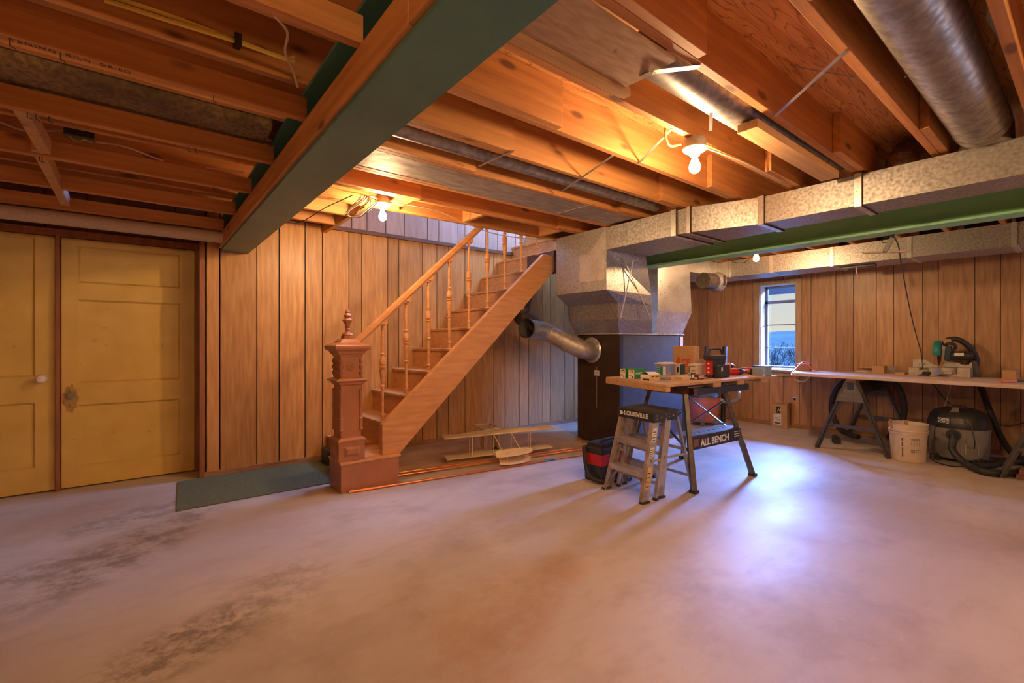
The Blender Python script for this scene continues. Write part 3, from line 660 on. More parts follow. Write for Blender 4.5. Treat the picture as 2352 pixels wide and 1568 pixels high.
m.build('tee', M_galv, fl, smooth=True)
m = MB(); m.tube([tee+dd*.02, tee+dd*.021], [.1, .1], 24); m.build('dark_disc', M_flued, fl)  # dark disc set across the inside of the tee
up = tee+Vector((-.06, .16, .02))
pth = [tee+Vector((.0, .02, 0)), up+Vector((-.06, .03, .14)), up+Vector((-.05, .06, .28)), up+Vector((.03, .12, .42)), up+Vector((.1, .2, .5))]
m = MB(); q = bez(pth, 6); m.tube(q, [.105+(.004 if i % 3 == 0 else 0) for i in range(len(q))], 24); m.build('sooty_riser', M_flued, fl, smooth=25)

# return duct by the window wall
rd = thing('return_duct', 'deep galvanized duct running along the top of the window wall', 'duct', (6.5, 1.0, 2.08))
m = MB(); m.loft([ring(3.18, 6.30, 6.78, 2.08, 2.297), ring(.50, 6.30, 6.78, 2.08, 2.297)]); m.build('long_section', M_galv, rd)
m = MB(); m.box(6.302, 6.778, -3, .49, 2.085, 2.297); m.build('near_section', M_galv, rd)
m = MB(); m.loft([ring(3.18, 6.30, 6.78, 2.08, 2.297), ring(3.75, 6.30, 6.78, 2.08, 2.297)]); m.box(5.37, 6.30, 3.3, 3.72, 2.10, 2.29); m.build('elbow_section', M_galv2, rd)
for y in (3.15, 2.62, 1.95, 1.25, .50):
    m = MB(); m.box(6.293, 6.785, y-.018, y+.018, 2.074, 2.297); m.build('joint_band', M_galv2, rd)
m = MB(); m.box(6.2, 6.24, 3.295, 3.725, 2.095, 2.295); m.build('joint_band', M_galv2, rd)
# dark round duct with flared boot near the return plenum
o = thing('round_boot', 'dark round duct with a flared metal boot hanging beside the window wall', 'duct', (5.75, 3.05, 1.95))
a = Z(1580, 640, 1.96); 
m = MB(); m.tube([(5.42, 3.05, 1.95), (5.62, 3.03, 1.95)], .10, 20); m.build('pipe_body', M_flued, o, smooth=True)
m = MB(); m.lathe([(.10, 0), (.115, .04), (.13, .10), (.09, .105), (.08, .05)], (5.62, 3.03, 1.95), axis='x', seg=20); m.build('flared_end', M_galv, o, smooth=True)
m = MB(); m.box(5.66, 5.69, 2.90, 2.915, 1.90, 2.02); m.build('latch', M_black, o)

# round ducts and panned bays between the joists
def strap(name, pts, label, w=.016):
    m = MB()
    for p, q in zip(pts[:-1], pts[1:]): m.bar(p, q, w, .002, up=(0, 0, 1))
    return tag(m.build(name, M_alu), label, 'strap', 'metal hanger straps')
o = thing('round_duct', 'large shiny round duct at the top right between the joists', 'duct', (2.6, .41, 2.4))
m = MB(); m.tube([(-3, .41, 2.385), (1.2, .41, 2.385), (3.60, .41, 2.385)], .118, 28); m.build('pipe_body', M_pipe, o, smooth=True)
m = MB(); m.tube([(3.52, .41, 2.385), (3.60, .41, 2.385)], .121, 28); m.tube([(3.70, .41, 2.40), (3.78, .41, 2.285)], .118, 24); m.build('end_boot', M_pipe, o, smooth=True)
m = MB(); q = bez([(4.25, .80, 2.28), (3.93, .80, 2.29), (3.83, .80, 2.36), (3.84, .80, 2.52)], 6)
m.tube([(3.80, .79, 2.27), (3.80, .79, 2.34), (3.90, .79, 2.42), (4.2, .79, 2.43)], [.085]*4, 20); tag(m.build('duct_elbow', M_pipe, smooth=25), 'small round elbow sitting on the trunk duct between two joists', 'duct')
m = MB(); m.tube([(1.6, 1.135, 2.385), (3.62, 1.135, 2.385)], .098, 24); tag(m.build('round_duct', M_pipe, smooth=True), 'round duct emerging from behind the nail-pocked plywood panel', 'duct')
m = MB(); m.tube([(.8, 2.37, 2.365), (3.46, 2.37, 2.365)], .055, 18); tag(m.build('round_duct', M_pipe, smooth=True), 'thin dark round duct between two joists left of the hanging bulb', 'duct')
m = MB(); m.box(.80, 3.46, 2.60, 2.925, 2.302, 2.318); tag(m.build('panned_duct', M_foil), 'flat crinkled foil sheet closing the joist bay above the staircase', 'duct')
m = MB(); m.box(.95, 1.62, 1.022, 1.27, 2.282, 2.298); tag(m.build('plywood_panel', M_ply, bevel=.002), 'nail-pocked plywood panel screwed under the joists right of the green beam', 'panel')
m = MB(); m.box(.85, 1.66, 1.265, 1.305, 2.262, 2.299, .4); tag(m.build('wood_cleat', M_blockw, bevel=.002), 'splintered wood strip along the edge of the plywood panel', 'strip')
m = MB(); m.box(2.34, 3.47, 1.035, 1.135, 2.240, 2.282, .8); tag(m.build('flat_stud', M_blockw, bevel=.003), 'flat pale stud hanging below the joists between round duct and bulb', 'board')
for i, y in enumerate((1.30, ) ):
    pass
strap('hanger_strap', [Z(1440, 193, 2.30), Z(1500, 165, 2.27), (1.75, 1.0, 2.298)], 'wide strap across the end of the plywood panel', .03)
strap('hanger_strap', [Z(1946, 115, 2.297), Z(1780, 267, 2.297)], 'strap slanting up between joists right of the hanging bulb')
strap('hanger_strap', [(PY(1799, 148, .97)[0], .97, PY(1799, 148, .97)[2]), Z(2019, 188, 2.297)], 'twin strap crossing beneath the plywood subfloor')
strap('hanger_strap', [PY(2120, 77, .53), PY(2096, 130, .52), PY(2082, 176, .51)], 'short strap tail hanging beside the large round duct')
strap('hanger_strap', [PY(2278, 12, .25), PY(2270, 40, .27), PY(2305, 97, .26), PY(2308, 20, .24)], 'bent perforated strap at the top right corner')
strap('hanger_strap', [Z(1100, 382, 2.298), Z(1180, 345, 2.298)], 'strap under the thin dark duct nearest the beam')
strap('hanger_strap', [Z(1290, 440, 2.298), Z(1408, 357, 2.298)], 'long strap under the thin dark duct midway along')
strap('hanger_strap', [Z(1466, 376, 2.298), Z(1543, 296, 2.298)], 'strap across the joist bay left of the hanging bulb')
strap('hanger_strap', [Z(1272, 493, 2.298), Z(1365, 468, 2.298)], 'strap under the foil-faced bay near the furnace', .015)
strap('hanger_strap', [Z(1634, 250, 2.298), Z(1632, 300, 2.25)], 'short strap dangling beside the hanging bulb')

# ---------------------------------------------------------------- lamps
def lamp(x, y, z, label, mt=M_bulb):
    t = thing('bulb_fixture', label, 'lamp', (x, y, z), 0, 'bare bulb ceiling fixtures')
    m = MB(); m.lathe([(.056, 0), (.058, -.004), (.058, -.045), (.052, -.048)], (x, y, z), seg=24); m.build('junction_box', M_wrap if False else M_cast, t, smooth=True)
    m = MB(); m.lathe([(.062, -.046), (.064, -.052), (.058, -.062), (.030, -.072), (.026, -.088), (.022, -.09)], (x, y, z), seg=24); m.build('lamp_socket', M_porc, t, smooth=True)
    m = MB(); m.lathe([(.013, -.085), (.014, -.10), (.018, -.115), (.027, -.135), (.030, -.152), (.026, -.170), (.014, -.181), (.001, -.184)], (x, y, z), seg=24); m.build('light_bulb', mt, t, smooth=True)
    return t
lamp(1.49, 3.51, 2.33, 'bare bulb fixture lit at the foot of the stairs near the wire coil')
lamp(2.36, 1.375, 2.298, 'bare bulb fixture lit in the middle of the ceiling beneath a joist')
lamp(5.30, 2.36, 2.262, 'bare bulb fixture lit behind the lamp-brightened green beam')
lamp(-.6, -1.2, 2.298, 'added fill bulb behind the camera on the left', M_fill_bulb)  # this bulb and the next are added out of view as room fill
lamp(2.6, -1.6, 2.298, 'added fill bulb behind the camera on the right', M_fill_bulb)

# ---------------------------------------------------------------- wiring
def cable(name, pts, r, mt, label, cat='cable', group=None, n=8):
    m = MB(); m.tube(bez(pts, n), r, 6); return tag(m.build(name, mt, smooth=True), label, cat, group)
cp = [(1.44+.085*math.cos(t)*(1+.2*math.sin(3*t)), 3.42+.03*math.sin(2*t), 2.235+.075*math.sin(t*1.03)) for t in [i*.55 for i in range(46)]]
cp = [(1.27+.085*math.cos(t)*(1+.25*math.sin(2.3*t))+.03*math.sin(t*.31), 3.42+.03*math.sin(2*t), 2.205+.085*math.sin(t*1.07+.4)) for t in [i*.55 for i in range(52)]]
cable('cable_coil', cp, .004, mat('tan_wire', (.30, .22, .12), .5), 'tangled coil of pale cable hanging left of the bulb by the stairs', n=3)
cable('power_cable', [(.80, 3.35, 2.30), (1.1, 3.40, 2.29), (1.3, 3.44, 2.30), (1.47, 3.48, 2.30)], .005, M_yell, 'yellow cable running from the green beam to the bulb by the stairs')
cable('power_cable', [(1.55, 3.50, 2.30), (1.95, 3.53, 2.32), (2.35, 3.60, 2.27), (2.7, 3.68, 2.25), (3.1, 3.69, 2.26), (3.5, 3.69, 2.30)], .005, M_wcab, 'pale cable sagging along the stair opening joist')
cable('power_cable', [(.80, 3.9, 2.20), (1.0, 4.1, 2.17), (1.15, 3.8, 2.26), (1.25, 3.5, 2.30)], .004, M_black, 'black wire looping between the green beam and wire coil')
cable('power_cable', [(2.30, 1.42, 2.27), (2.22, 1.44, 2.25), (2.15, 1.42, 2.30), (2.15, 1.40, 2.36)], .006, M_yell, 'yellow cable looping out of the hanging bulb fixture')
cable('power_cable', [(2.44, 1.37, 2.275), (2.8, 1.355, 2.29), (3.1, 1.345, 2.285), (3.4, 1.35, 2.29), (3.6, 1.37, 2.33)], .006, M_wcab, 'white cable stapled below the joist right of the hanging bulb')
cable('power_cable', [Z(240, 0, 2.36), Z(390, 48, 2.36), Z(545, 96, 2.36), Z(640, 130, 2.36), (.50, 2.075, 2.36)], .009, M_yell, 'yellow twin cable along the side of a joist at upper left')
cable('power_cable', [Z(250, -10, 2.38), Z(390, 36, 2.385), Z(545, 93, 2.37), Z(640, 128, 2.37), (.50, 2.075, 2.38)], .008, M_yell, 'second yellow cable beside the twin cable at upper left')
cable('power_cable', [Z(632, 38, 2.30), Z(660, 75, 2.30), Z(655, 120, 2.29), Z(672, 160, 2.28), Z(684, 200, 2.25)], .005, M_wcab, 'white cable dropping between joists near the green beam top')
cable('power_cable', [Z(0, 280, 2.33), Z(60, 300, 2.34), Z(150, 300, 2.30), Z(160, 312, 2.28)], .005, M_wcab, 'white cable entering the black junction box from the left')
cable('power_cable', [Z(215, 325, 2.28), Z(290, 338, 2.31), Z(400, 375, 2.34), Z(560, 395, 2.34)], .005, M_wcab, 'white cable leaving the black junction box to the right')
m = MB(); q = Vector(Z(545, 96, 2.37)); m.box(q.x-.012, q.x+.012, q.y-.03, q.y+.03, q.z-.02, q.z+.02); tag(m.build('cable_clip', M_black), 'black clip pinching the yellow cables at upper left', 'clip')
o = thing('junction_box', 'open black junction box with wires between the left joists', 'box', Z(183, 322, 2.24))
x, y, z = Z(183, 318, 2.27)
m = MB(); m.box(x-.06, x+.06, y-.035, y+.035, z, z+.04); m.build('box_body', M_black, o, bevel=.003)
m = MB(); m.tube(bez([(x-.04, y-.02, z-.004), (x-.01, y+.02, z-.012), (x+.02, y-.02, z-.008), (x+.05, y+.01, z-.004)]), .003, 6); m.build('wires', M_wcab, o)
m = MB()
for k in range(60):
    a = [R.uniform(-1, 1) for _ in range(3)]; b = [R.uniform(-1, 1) for _ in range(3)]
    m.tube(bez([(-.78+.14*a[0], 4.35+.03*a[1], 2.27+.03*a[2]), (-.78+.14*b[0], 4.35+.03*b[1], 2.26+.04*b[2]), (-.78+.14*a[1], 4.35+.03*b[2], 2.27+.03*b[1])], 4), .006, 5)
tag(m.build('insulation_tuft', M_pinkins), 'tuft of pink insulation poking out between the left joists', 'insulation', kind='stuff')
GN = 'bent nails under the low joists'
LJ = [1.45, 2.09, 2.715, 3.34, 3.98, 4.60]; LN = ['nearest the camera', 'stamped KILN DRIED', 'below the fibreglass duct', 'passing the junction box', 'second from the yellow doors', 'closest to the yellow doors']
nl = {}
for px, py in ((24, 92), (138, 118), (492, 212), (66, 263), (86, 268), (115, 273), (433, 338), (448, 342), (90, 358), (97, 362), (331, 404), (490, 430), (244, 455), (325, 466), (476, 488), (488, 486), (92, 430), (272, 400)):
    x, y, z = Z(px, py, 2.14); k = min(range(6), key=lambda q: abs(LJ[q]+.019-y)); nl.setdefault(k, []).append(x)
for k in sorted(nl):
    for i, x in enumerate(sorted(nl[k])):
        yy = LJ[k]+.019; m = MB(); m.tube([(x, yy, 2.142), (x, yy, 2.118), (x+.012, yy-.004, 2.112)], .002, 5)
        tag(m.build('bent_nail', M_dgrey), '%s bent nail from the left under the low joist %s' % (ords[i], LN[k]), 'nail', GN)

# shop light with folding wings, its cord, and the strip under the return duct
o = thing('work_light', 'folding wing shop light hanging from the lamp-brightened green beam', 'light', (4.42, .98, 2.01))
x, y, _ = Z(2050, 560, 1.98)
hx, hy = 4.47, PX(2050, 560, 4.47)[1]
m = MB(); m.tube([(hx, hy, 2.01), (hx, hy, 1.985)], .012, 10); m.tube(bez([(hx, hy, 2.0), (hx-.02, hy+.05, 1.985), (hx, hy+.06, 1.96), (hx, hy+.02, 1.96)], 5), .003, 6); m.build('plug_socket', M_black, o)
m = MB(); m.bar((hx, hy, 1.985), (hx-.01, hy+.045, 1.885), .045, .03); m.build('light_body', M_grey, o, bevel=.004)
m = MB(); m.bar((hx, hy+.05, 1.885), (hx+.03, hy+.19, 1.905), .05, .012, up=(0, 0, 1)); m.build('wing', M_wrap, o, bevel=.002)
m = MB(); m.bar((hx, hy+.02, 1.88), (hx-.02, hy-.10, 1.868), .05, .012, up=(0, 0, 1)); m.build('wing', M_wrap, o, bevel=.002)
cpts = [(hx, hy-.005, 2.0), (hx+.02, hy-.03, 1.93)]+[PX(px, py, 4.6+.08*i) if False else PX(px, py, 4.6+.42*i) for i, (px, py) in enumerate(((2070, 605), (2080, 660), (2092, 720), (2106, 775), (2116, 812), (2119, 838)))]
cpts[-1] = (6.85, PX(2119, 838, 6.85)[1], .90)
m = MB(); m.tube(bez(cpts, 8), .0045, 6); m.build('power_cord', M_black, o, smooth=True)
m = MB(); a = PX(1936, 614, 6.5); b = PX(2013, 607, 6.5); m.box(6.46, 6.52, b[1], a[1], 2.05, 2.075); tag(m.build('power_strip', M_black, bevel=.004), 'black strip fixed beneath the return duct above the saw bench', 'strip')
cable('power_cable', [PX(1967, 614, 6.45), PX(1967, 622, 6.45), PX(1970, 633, 6.45)], .005, M_wcab, 'short white wire dangling under the black strip')
cable('power_cable', [PX(1668, 594, 6.296), PX(1690, 603, 5.9), PX(1715, 600, 5.6), (5.31, 2.40, 2.215)], .004, M_black, 'black wire feeding the bulb behind the lamp-brightened green beam')

# ================================================================ STAIRS
stt = thing('staircase', 'varnished basement staircase with turned balusters and brown newel post', 'staircase', (2.6, 4.3, 0))
ys0, ys1 = 3.80, YW-.004
rise = .2206; run = .24
def tz(k): return .245+rise*(k-1)
def nx(k): return 1.49+run*(k-1)
m = MB(); m.box(1.233, 1.72, 3.714, 4.0, 0, .225); m.box(1.49, 1.74, 4.0, ys1, 0, .225); m.build('plinth', M_newel, stt, bevel=.004)
m = MB(); m.box(1.226, 1.735, 3.706, 4.0, .225, .247); m.box(1.478, 1.76, 4.0, ys1, .225, .247); m.build('tread', M_stair, stt, bevel=.003)
for k in range(2, 13):
    m = MB(); m.box(nx(k)-.018, nx(k)+run+.01, ys0, ys1, tz(k)-.028, tz(k), R.random()); m.build('tread', M_stair, stt, bevel=.006)
    m = MB(); m.box(nx(k), nx(k)+.018, ys0, ys1, tz(k-1), tz(k)-.028, R.random()); m.build('riser', M_stair, stt)
sl = rise/run
def sy(x): return .506+(x-1.603)*(2.128-.506)/(3.394-1.603)
def sb(x): return .225+(x-1.724)*(1.96-.225)/(3.549-1.724)
m = MB(); m.prism([(1.585, .247), (1.585, sy(1.60)), (3.41, sy(3.41)), (3.56, 2.13), (3.56, sb(3.56)), (1.735, sb(1.735)), (1.735, .247)], 3.74, 3.80, 'y'); m.build('stringer', M_stair, stt, bevel=.004)
m = MB(); m.box(3.56, 3.60, 3.74, 4.2, 1.95, 2.2); m.build('stringer_end', M_trimd, stt)
# handrail
m = MB(); a = Vector((1.40, 3.82, 1.205)); b = Vector((3.62, 3.82, 1.205+2.22*.921))
m.bar(a, b, .055, .045); m.bar(a+Vector((0, 0, -.03)), b+Vector((0, 0, -.03)), .035, .03); m.build('handrail', M_stair, stt, bevel=.008)
balp = [(.022, 0), (.024, .012), (.012, .02), (.012, .06), (.020, .065), (.020, .075), (.011, .08), (.013, .30), (.021, .305), (.021, .315), (.012, .32), (.022, .40), (.027, .45), (.015, .455), (.027, .465), (.027, .475), (.015, .48), (.026, .49), (.028, .52), (.018, .545), (.012, .56), (.018, .57), (.018, .58), (.012, .585), (.014, .72), (.010, .78), (.016, .785), (.011, .795), (.014, .81), (.026, .825), (.030, .83)]
for k in range(2, 11):
    bx = 1.62+.2195*(k-2); zb = .505+.2045*(k-2); top = 1.205+(bx-1.40)*.921-.055
    s_ = (top-zb)/.83
    m = MB(); m.lathe([(r*1.0, h*s_) for r, h in balp], (bx, 3.82, zb), seg=14)
    o = m.build('baluster', M_stair, stt, smooth=True)
    m = MB(); m.prism([(bx-.045, top-.022), (bx+.04, top-.0), (bx+.04, top+.075), (bx-.045, top-.004)], 3.80, 3.84, 'y'); m.build('rail_block', M_stair, o)
# newel post
nxp, nyp = 1.322, 3.822
def sq(m, prof): m.lathe(prof, (nxp, nyp, 0), sq=True)
m = MB(); sq(m, [(.082, .43), (.082, .86)]); nwl = m.build('newel_post', M_newel, stt, bevel=.004)
m = MB(); sq(m, [(.105, .247), (.105, .40), (.112, .402), (.112, .415), (.095, .43), (.085, .435)]); m.build('newel_base', M_newel, nwl, bevel=.002)
for s, ax in ((-1, 'y'), (-1, 'x')):   # raised tablets on the base block
    m = MB()
    if ax == 'y': m.loft([[(nxp-.062, nyp-.106, .285), (nxp+.062, nyp-.106, .285), (nxp+.062, nyp-.106, .365), (nxp-.062, nyp-.106, .365)], [(nxp-.04, nyp-.122, .307), (nxp+.04, nyp-.122, .307), (nxp+.04, nyp-.122, .343), (nxp-.04, nyp-.122, .343)]])
    else: m.loft([[(nxp-.106, nyp-.062, .285), (nxp-.106, nyp+.062, .285), (nxp-.106, nyp+.062, .365), (nxp-.106, nyp-.062, .365)], [(nxp-.122, nyp-.04, .307), (nxp-.122, nyp+.04, .307), (nxp-.122, nyp+.04, .343), (nxp-.122, nyp-.04, .343)]])
    m.build('raised_tablet', M_newel, nwl)

bead = [(.008, 0), (.017, .012), (.012, .03), (.012, .10), (.016, .105), (.012, .11), (.012, .20), (.017, .205), (.012, .21), (.012, .31), (.017, .325), (.008, .34)]
for dx, dy in ((-.080, -.080), (.080, -.080), (-.080, .080), (.080, .080)):
    m = MB(); m.lathe([(r*1.2, h) for r, h in bead], (nxp+dx, nyp+dy, .48), seg=12); m.build('corner_bead', M_newel, nwl, smooth=True)
    m = MB(); m.lathe([(.008, 0), (.02, .03), (.008, .05), (.022, .075), (.008, .10), (.02, .12), (.008, .15)], (nxp+dx, nyp+dy, .92), seg=12); m.build('corner_bead', M_newel, nwl, smooth=True)
m = MB(); sq(m, [(.082, .845), (.098, .86), (.105, .875), (.128, .885), (.128, .893), (.105, .905), (.09, .91)]); m.build('newel_collar', M_newel, nwl, bevel=.002)
m = MB(); sq(m, [(.084, .905), (.084, 1.09)]); m.build('newel_head', M_newel, nwl, bevel=.004)
for dr, ax in (((0, -1), 'y'), ((-1, 0), 'x')):
    m = MB(); pr = [(.036, 0), (.036, -.006), (.030, -.008), (.030, -.004), (.022, -.004), (.022, -.009), (.014, -.010), (.014, -.005), (.008, -.006), (.006, -.012), (.001, -.013)]
    m.lathe(pr, (nxp+dr[0]*.084, nyp+dr[1]*.084, 1.005), axis=ax, seg=28); m.build('rosette', M_newel, nwl, smooth=30)
m = MB(); sq(m, [(.086, 1.075), (.095, 1.095), (.105, 1.10), (.112, 1.12), (.135, 1.135), (.142, 1.15), (.142, 1.165), (.135, 1.172), (.085, 1.19), (.075, 1.205), (.055, 1.222)]); m.build('newel_cap', M_newel, nwl, bevel=.002)
m = MB(); m.lathe([(.052, 1.222), (.052, 1.245)], (nxp, nyp, 0), seg=8)
m.lathe([(.040, 1.245), (.044, 1.255), (.036, 1.268), (.016, 1.278), (.014, 1.292), (.022, 1.298), (.016, 1.306), (.022, 1.34), (.036, 1.365), (.042, 1.372), (.036, 1.38), (.024, 1.388), (.020, 1.395), (.026, 1.402), (.030, 1.412), (.024, 1.422), (.018, 1.43), (.020, 1.44), (.014, 1.455), (.002, 1.462)], (nxp, nyp, 0), seg=24)
m.build('finial', M_newel, nwl, smooth=30)

# ---------------------------------------------------------------- floor things left
m = MB(); a = Z(405, 1175, 0); b = Z(408, 1107, 0)
m.add([(a[0], a[1], 0), (1.226, 4.06, 0), (1.30, 4.06, 0), (1.47, 4.06, 0), (1.47, 4.885, 0), (b[0], 4.885, 0), (a[0], a[1], .009), (1.226, 4.06, .009), (1.30, 4.06, .009), (1.47, 4.06, .009), (1.47, 4.885, .009), (b[0], 4.885, .009)],
      [(5, 4, 3, 2, 1, 0), (6, 7, 8, 9, 10, 11)]+[(i, (i+1) % 6, 6+(i+1) % 6, 6+i) for i in range(6)])
tag(m.build('floor_mat', M_rug), 'dark green runner mat along the panelled wall beside the newel post', 'mat')
m = MB(); m.box(1.06, 1.12, YW-.10, YW-.02, .01, .19) if False else m.box(1.40, 1.455, 4.6, 4.8, .010, .16); tag(m.build('black_block', M_black, bevel=.01), 'small black block standing between bottom step and panelled wall', 'block')
m = MB(); m.prism([(1.745, 3.90), (3.9, 3.60), (4.06, 3.62), (4.62, 4.80), (4.60, 4.885), (1.77, 4.885)], .0, .006, 'z'); tag(m.build('hardboard_sheet', M_hard), 'thin tan sheet covering the floor under the stairs', 'sheet')
GC = 'copper coloured pipes on the floor'
def pipe(p, q, r, label, bend=0):
    m = MB(); m.tube([p, q], r, 12); return tag(m.build('copper_pipe', M_copper, smooth=True), label, 'pipe', GC)
z_ = .009
def fl_(px, py, z): return Z(px, py, z)
pipe(fl_(801, 1130, .011), fl_(1252, 1058, .011), .011, 'copper pipe nearest the camera, starting at the foot of the newel post')
pipe(fl_(1253, 1056.5, .009), fl_(1345, 1043, .009), .008, 'short copper pipe with blue tape continuing the nearest pipe')
pipe(fl_(905, 1093, .016), fl_(1390, 1024, .016), .009, 'lower of the paired copper pipes beside the tan sheet')
pipe(fl_(917, 1085, .016), fl_(1392, 1019, .016), .009, 'upper of the paired copper pipes beside the tan sheet')
p = fl_(1262, 1056, .009); m = MB(); m.tube([(p[0]-.06, p[1]+.006, .011), (p[0]+.06, p[1]-.009, .011)], .0135, 12); tag(m.build('blue_tape', mat('blue_tape', (.12, .25, .5), .7)), 'band of blue tape around the short copper pipe', 'tape')

# biplane model
ux, uy = .979, -.204
bp = thing('model_biplane', 'cream balsa model of an early biplane lying under the stairs', 'model airplane', (2.93, 3.91, .006), math.atan2(uy, ux))
def wing(z, half, y0, chord, thick=.008, scal=.035, gap=None):
    m = MB(); n = 60; top = []; vs = []
    for i in range(n+1):
        x = -half+2*half*i/n; s = abs(math.sin(x/half*PI*1.5))*scal; cam_ = .012*math.cos(x*6)
        vs += [(x, y0, z), (x, y0+chord*.5, z+.014), (x, y0+chord-.03+s, z+.006+cam_*.4), (x, y0+chord-.03+s, z+.003+cam_*.4), (x, y0+chord*.5, z+.010), (x, y0, z-.008)]
    fs = []
    for i in range(n):
        for k in range(6): fs.append((i*6+k, i*6+(k+1) % 6, (i+1)*6+(k+1) % 6, (i+1)*6+k))
    m.add(vs, fs); m.tube([(-half, y0, z-.004), (half, y0, z-.004)], .006, 6); return m
wing(.05, .60, -.09, .16, scal=.06).build('lower_wing', M_balsa, bp, world=False, smooth=True)
wing(.255, .62, -.09, .17, scal=.06).build('upper_wing', M_balsa, bp, world=False, smooth=True)
for x in (-.36, -.33, -.1, .1, .30, .33):
    m = MB(); m.tube([(x, -.085, .045), (x, -.085, .25)], .0035, 6); m.build('wing_strut', M_balsa, bp, world=False)
for x in (-.1, .1):
    m = MB(); m.tube([(x, -.085, .25), (x+.01, -.30, .10)], .004, 6); m.tube([(x, -.08, .045), (x, -.36, .02)], .005, 6); m.tube([(x, -.08, .02), (x, .12, .01)], .005, 6); m.build('skid_rail', M_balsa, bp, world=False)
def leaf(z, y, half, ch, name):
    m = MB(); n = 20; vs = []
    for i in range(n+1):
        u = -1+2*i/n; w = ch*math.sqrt(max(0, 1-u*u))*.5+.004
        vs += [(u*half, y-w, z+.01*u), (u*half, y, z+.01), (u*half, y+w, z+.035), (u*half, y, z+.004)]
    m.add(vs, [(i*4+k, i*4+(k+1) % 4, (i+1)*4+(k+1) % 4, (i+1)*4+k) for i in range(n) for k in range(4)]); return m.build(name, M_balsa, bp, world=False, smooth=True)
leaf(.10, -.36, .20, .14, 'front_elevator'); leaf(.03, -.38, .17, .16, 'front_elevator')
m = MB()
for x in (-.08, .08): m.tube([(x, -.37, .03), (x, -.37, .13)], .004, 6)
m.tube([(-.1, -.30, .01), (.1, -.30, .01)], .005, 6); m.build('elevator_frame', M_balsa, bp, world=False)
for x in (-.09, .05):
    m = MB(); m.prism([(.14, .05), (.14, .24), (.16, .25), (.27, .25), (.28, .23), (.28, .05)], x, x+.006, 'x'); m.build('rudder', M_balsa, bp, world=False)
m = MB()
for x in (-.11, .09):
    for y in (.13, .44): m.bar((x, y, 0), (x, y, .27), .02, .006)
    m.bar((x, .08, .262), (x, .46, .262), .02, .008)
for y in (.13, .44): m.bar((-.11, y, .262), (.09, y, .262), .02, .008)
m.bar((-.11, .44, .26), (.09, .13, .26), .012, .006)
m.build('tail_box', M_balsa, bp, world=False)
m = MB(); m.lathe([(.03, 0), (.03, .05)], (.0, .05, .05), axis='y', seg=12); m.build('engine', M_black, bp, world=False)

# ================================================================ STEP LADDERS
def W3(r, d, z=0): X, Y = W(r, d); return (X, Y, z)
LA = math.atan2(-.992, -.1337)
def ladder(loc, label, lean, rear, front=True):
    """local x across (left rail to right rail), y to the back"""
    t = thing('step_ladder', label, 'ladder', loc, LA, 'aluminium step ladders')
    for s in (-1, 1):
        m = MB(); hw0, hw1 = .205, .175
        a = Vector((s*hw0, 0, 0)); b = Vector((s*hw1, lean, .615))
        for dx, dy, w, h in ((0, .03, .006, .075), (-s*.012, -.004, .026, .006), (-s*.012, .064, .026, .006)):
            A = a+Vector((dx, dy, 0)); B = b+Vector((dx, dy, 0))
            m.loft([[A+Vector(q) for q in ((-w/2, -h/2, 0), (w/2, -h/2, 0), (w/2, h/2, 0), (-w/2, h/2, 0))], [B+Vector(q) for q in ((-w/2, -h/2, 0), (w/2, -h/2, 0), (w/2, h/2, 0), (-w/2, h/2, 0))]])
        fr = m.build('front_rail', M_alu, t, world=False)
        m = MB(); m.box(s*hw0-.018, s*hw0+.018, -.012, .072, 0, .014); m.build('rubber_foot', M_blackr, fr, world=False, bevel=.002)
        m = MB(); m.bar((s*.185, lean+.12, .60), (s*.20, rear, .012), .026, .018, up=(0, 1, 0)); rl = m.build('rear_leg', M_alu, t, world=False)
        m = MB(); m.box(s*.20-.016, s*.20+.016, rear-.014, rear+.014, 0, .02); m.build('rubber_foot', M_blackr, rl, world=False)
        m = MB(); m.bar((s*.200, lean*.35+.03, .175), (s*.17, .01, .01) if False else (s*.12, lean*.35+.03, .20), .012, .012); m.bar((s*.205, .03, .045), (s*.10, lean*.33+.03, .20), .016, .008, up=(0, 1, 0)); m.build('brace', M_alu, t, world=False)
        m = MB(); zz = .30; yy = lean*.5; ry = lean+.12+(rear-lean-.12)*.5
        m.bar((s*.20, yy+.03, zz), (s*.20, ry, zz), .004, .018); m.build('spreader', M_alu, t, world=False)
    for z in (.215, .425):
        y = lean*z/.615; w = .205-.03*z/.615-.004
        m = MB(); m.box(-w, w, y-.012, y+.078, z-.03, z-.026) if False else m.box(-w, w, y-.012, y+.078, z-.004, z); m.box(-w, w, y-.012, y-.006, z-.042, z-.004); m.box(-w, w, y+.072, y+.078, z-.03, z-.004)
        for k in range(5): m.box(-w+.01, w-.01, y+k*.016, y+k*.016+.004, z, z+.002)
        m.build('step', M_alu, t, world=False)
    for z in (.12, .34):
        f = z/.6; y = rear+(lean+.12-rear)*f
        m = MB(); m.bar((-.198, y, z), (.198, y, z), .012, .022); m.build('rear_crossbar', M_alu, t, world=False)
    m = MB(); m.box(-.195, .195, lean-.018, lean+.14, .582, .66); cap = m.build('top_cap', M_black, t, world=False, bevel=.006)
    m = MB(); m.box(-.175, .175, lean+.0, lean+.125, .66, .664)
    for k in range(5): m.box(-.17, .17, lean+.01+k*.024, lean+.018+k*.024, .664, .666)
    m.build('cap_tread', mat('dusty_black', (.07, .065, .06), .7), t, world=False)
    for y, z in ((.02, .61), (.02, .635), (.07, .62), (.12, .64), (.12, .605)):
        m = MB(); m.lathe([(.006, .0), (.004, .004)], (.195, lean+y, z), axis='x', seg=8); m.build('rivet', M_alu, cap, world=False)
    t['cap'] = cap.name
    return t
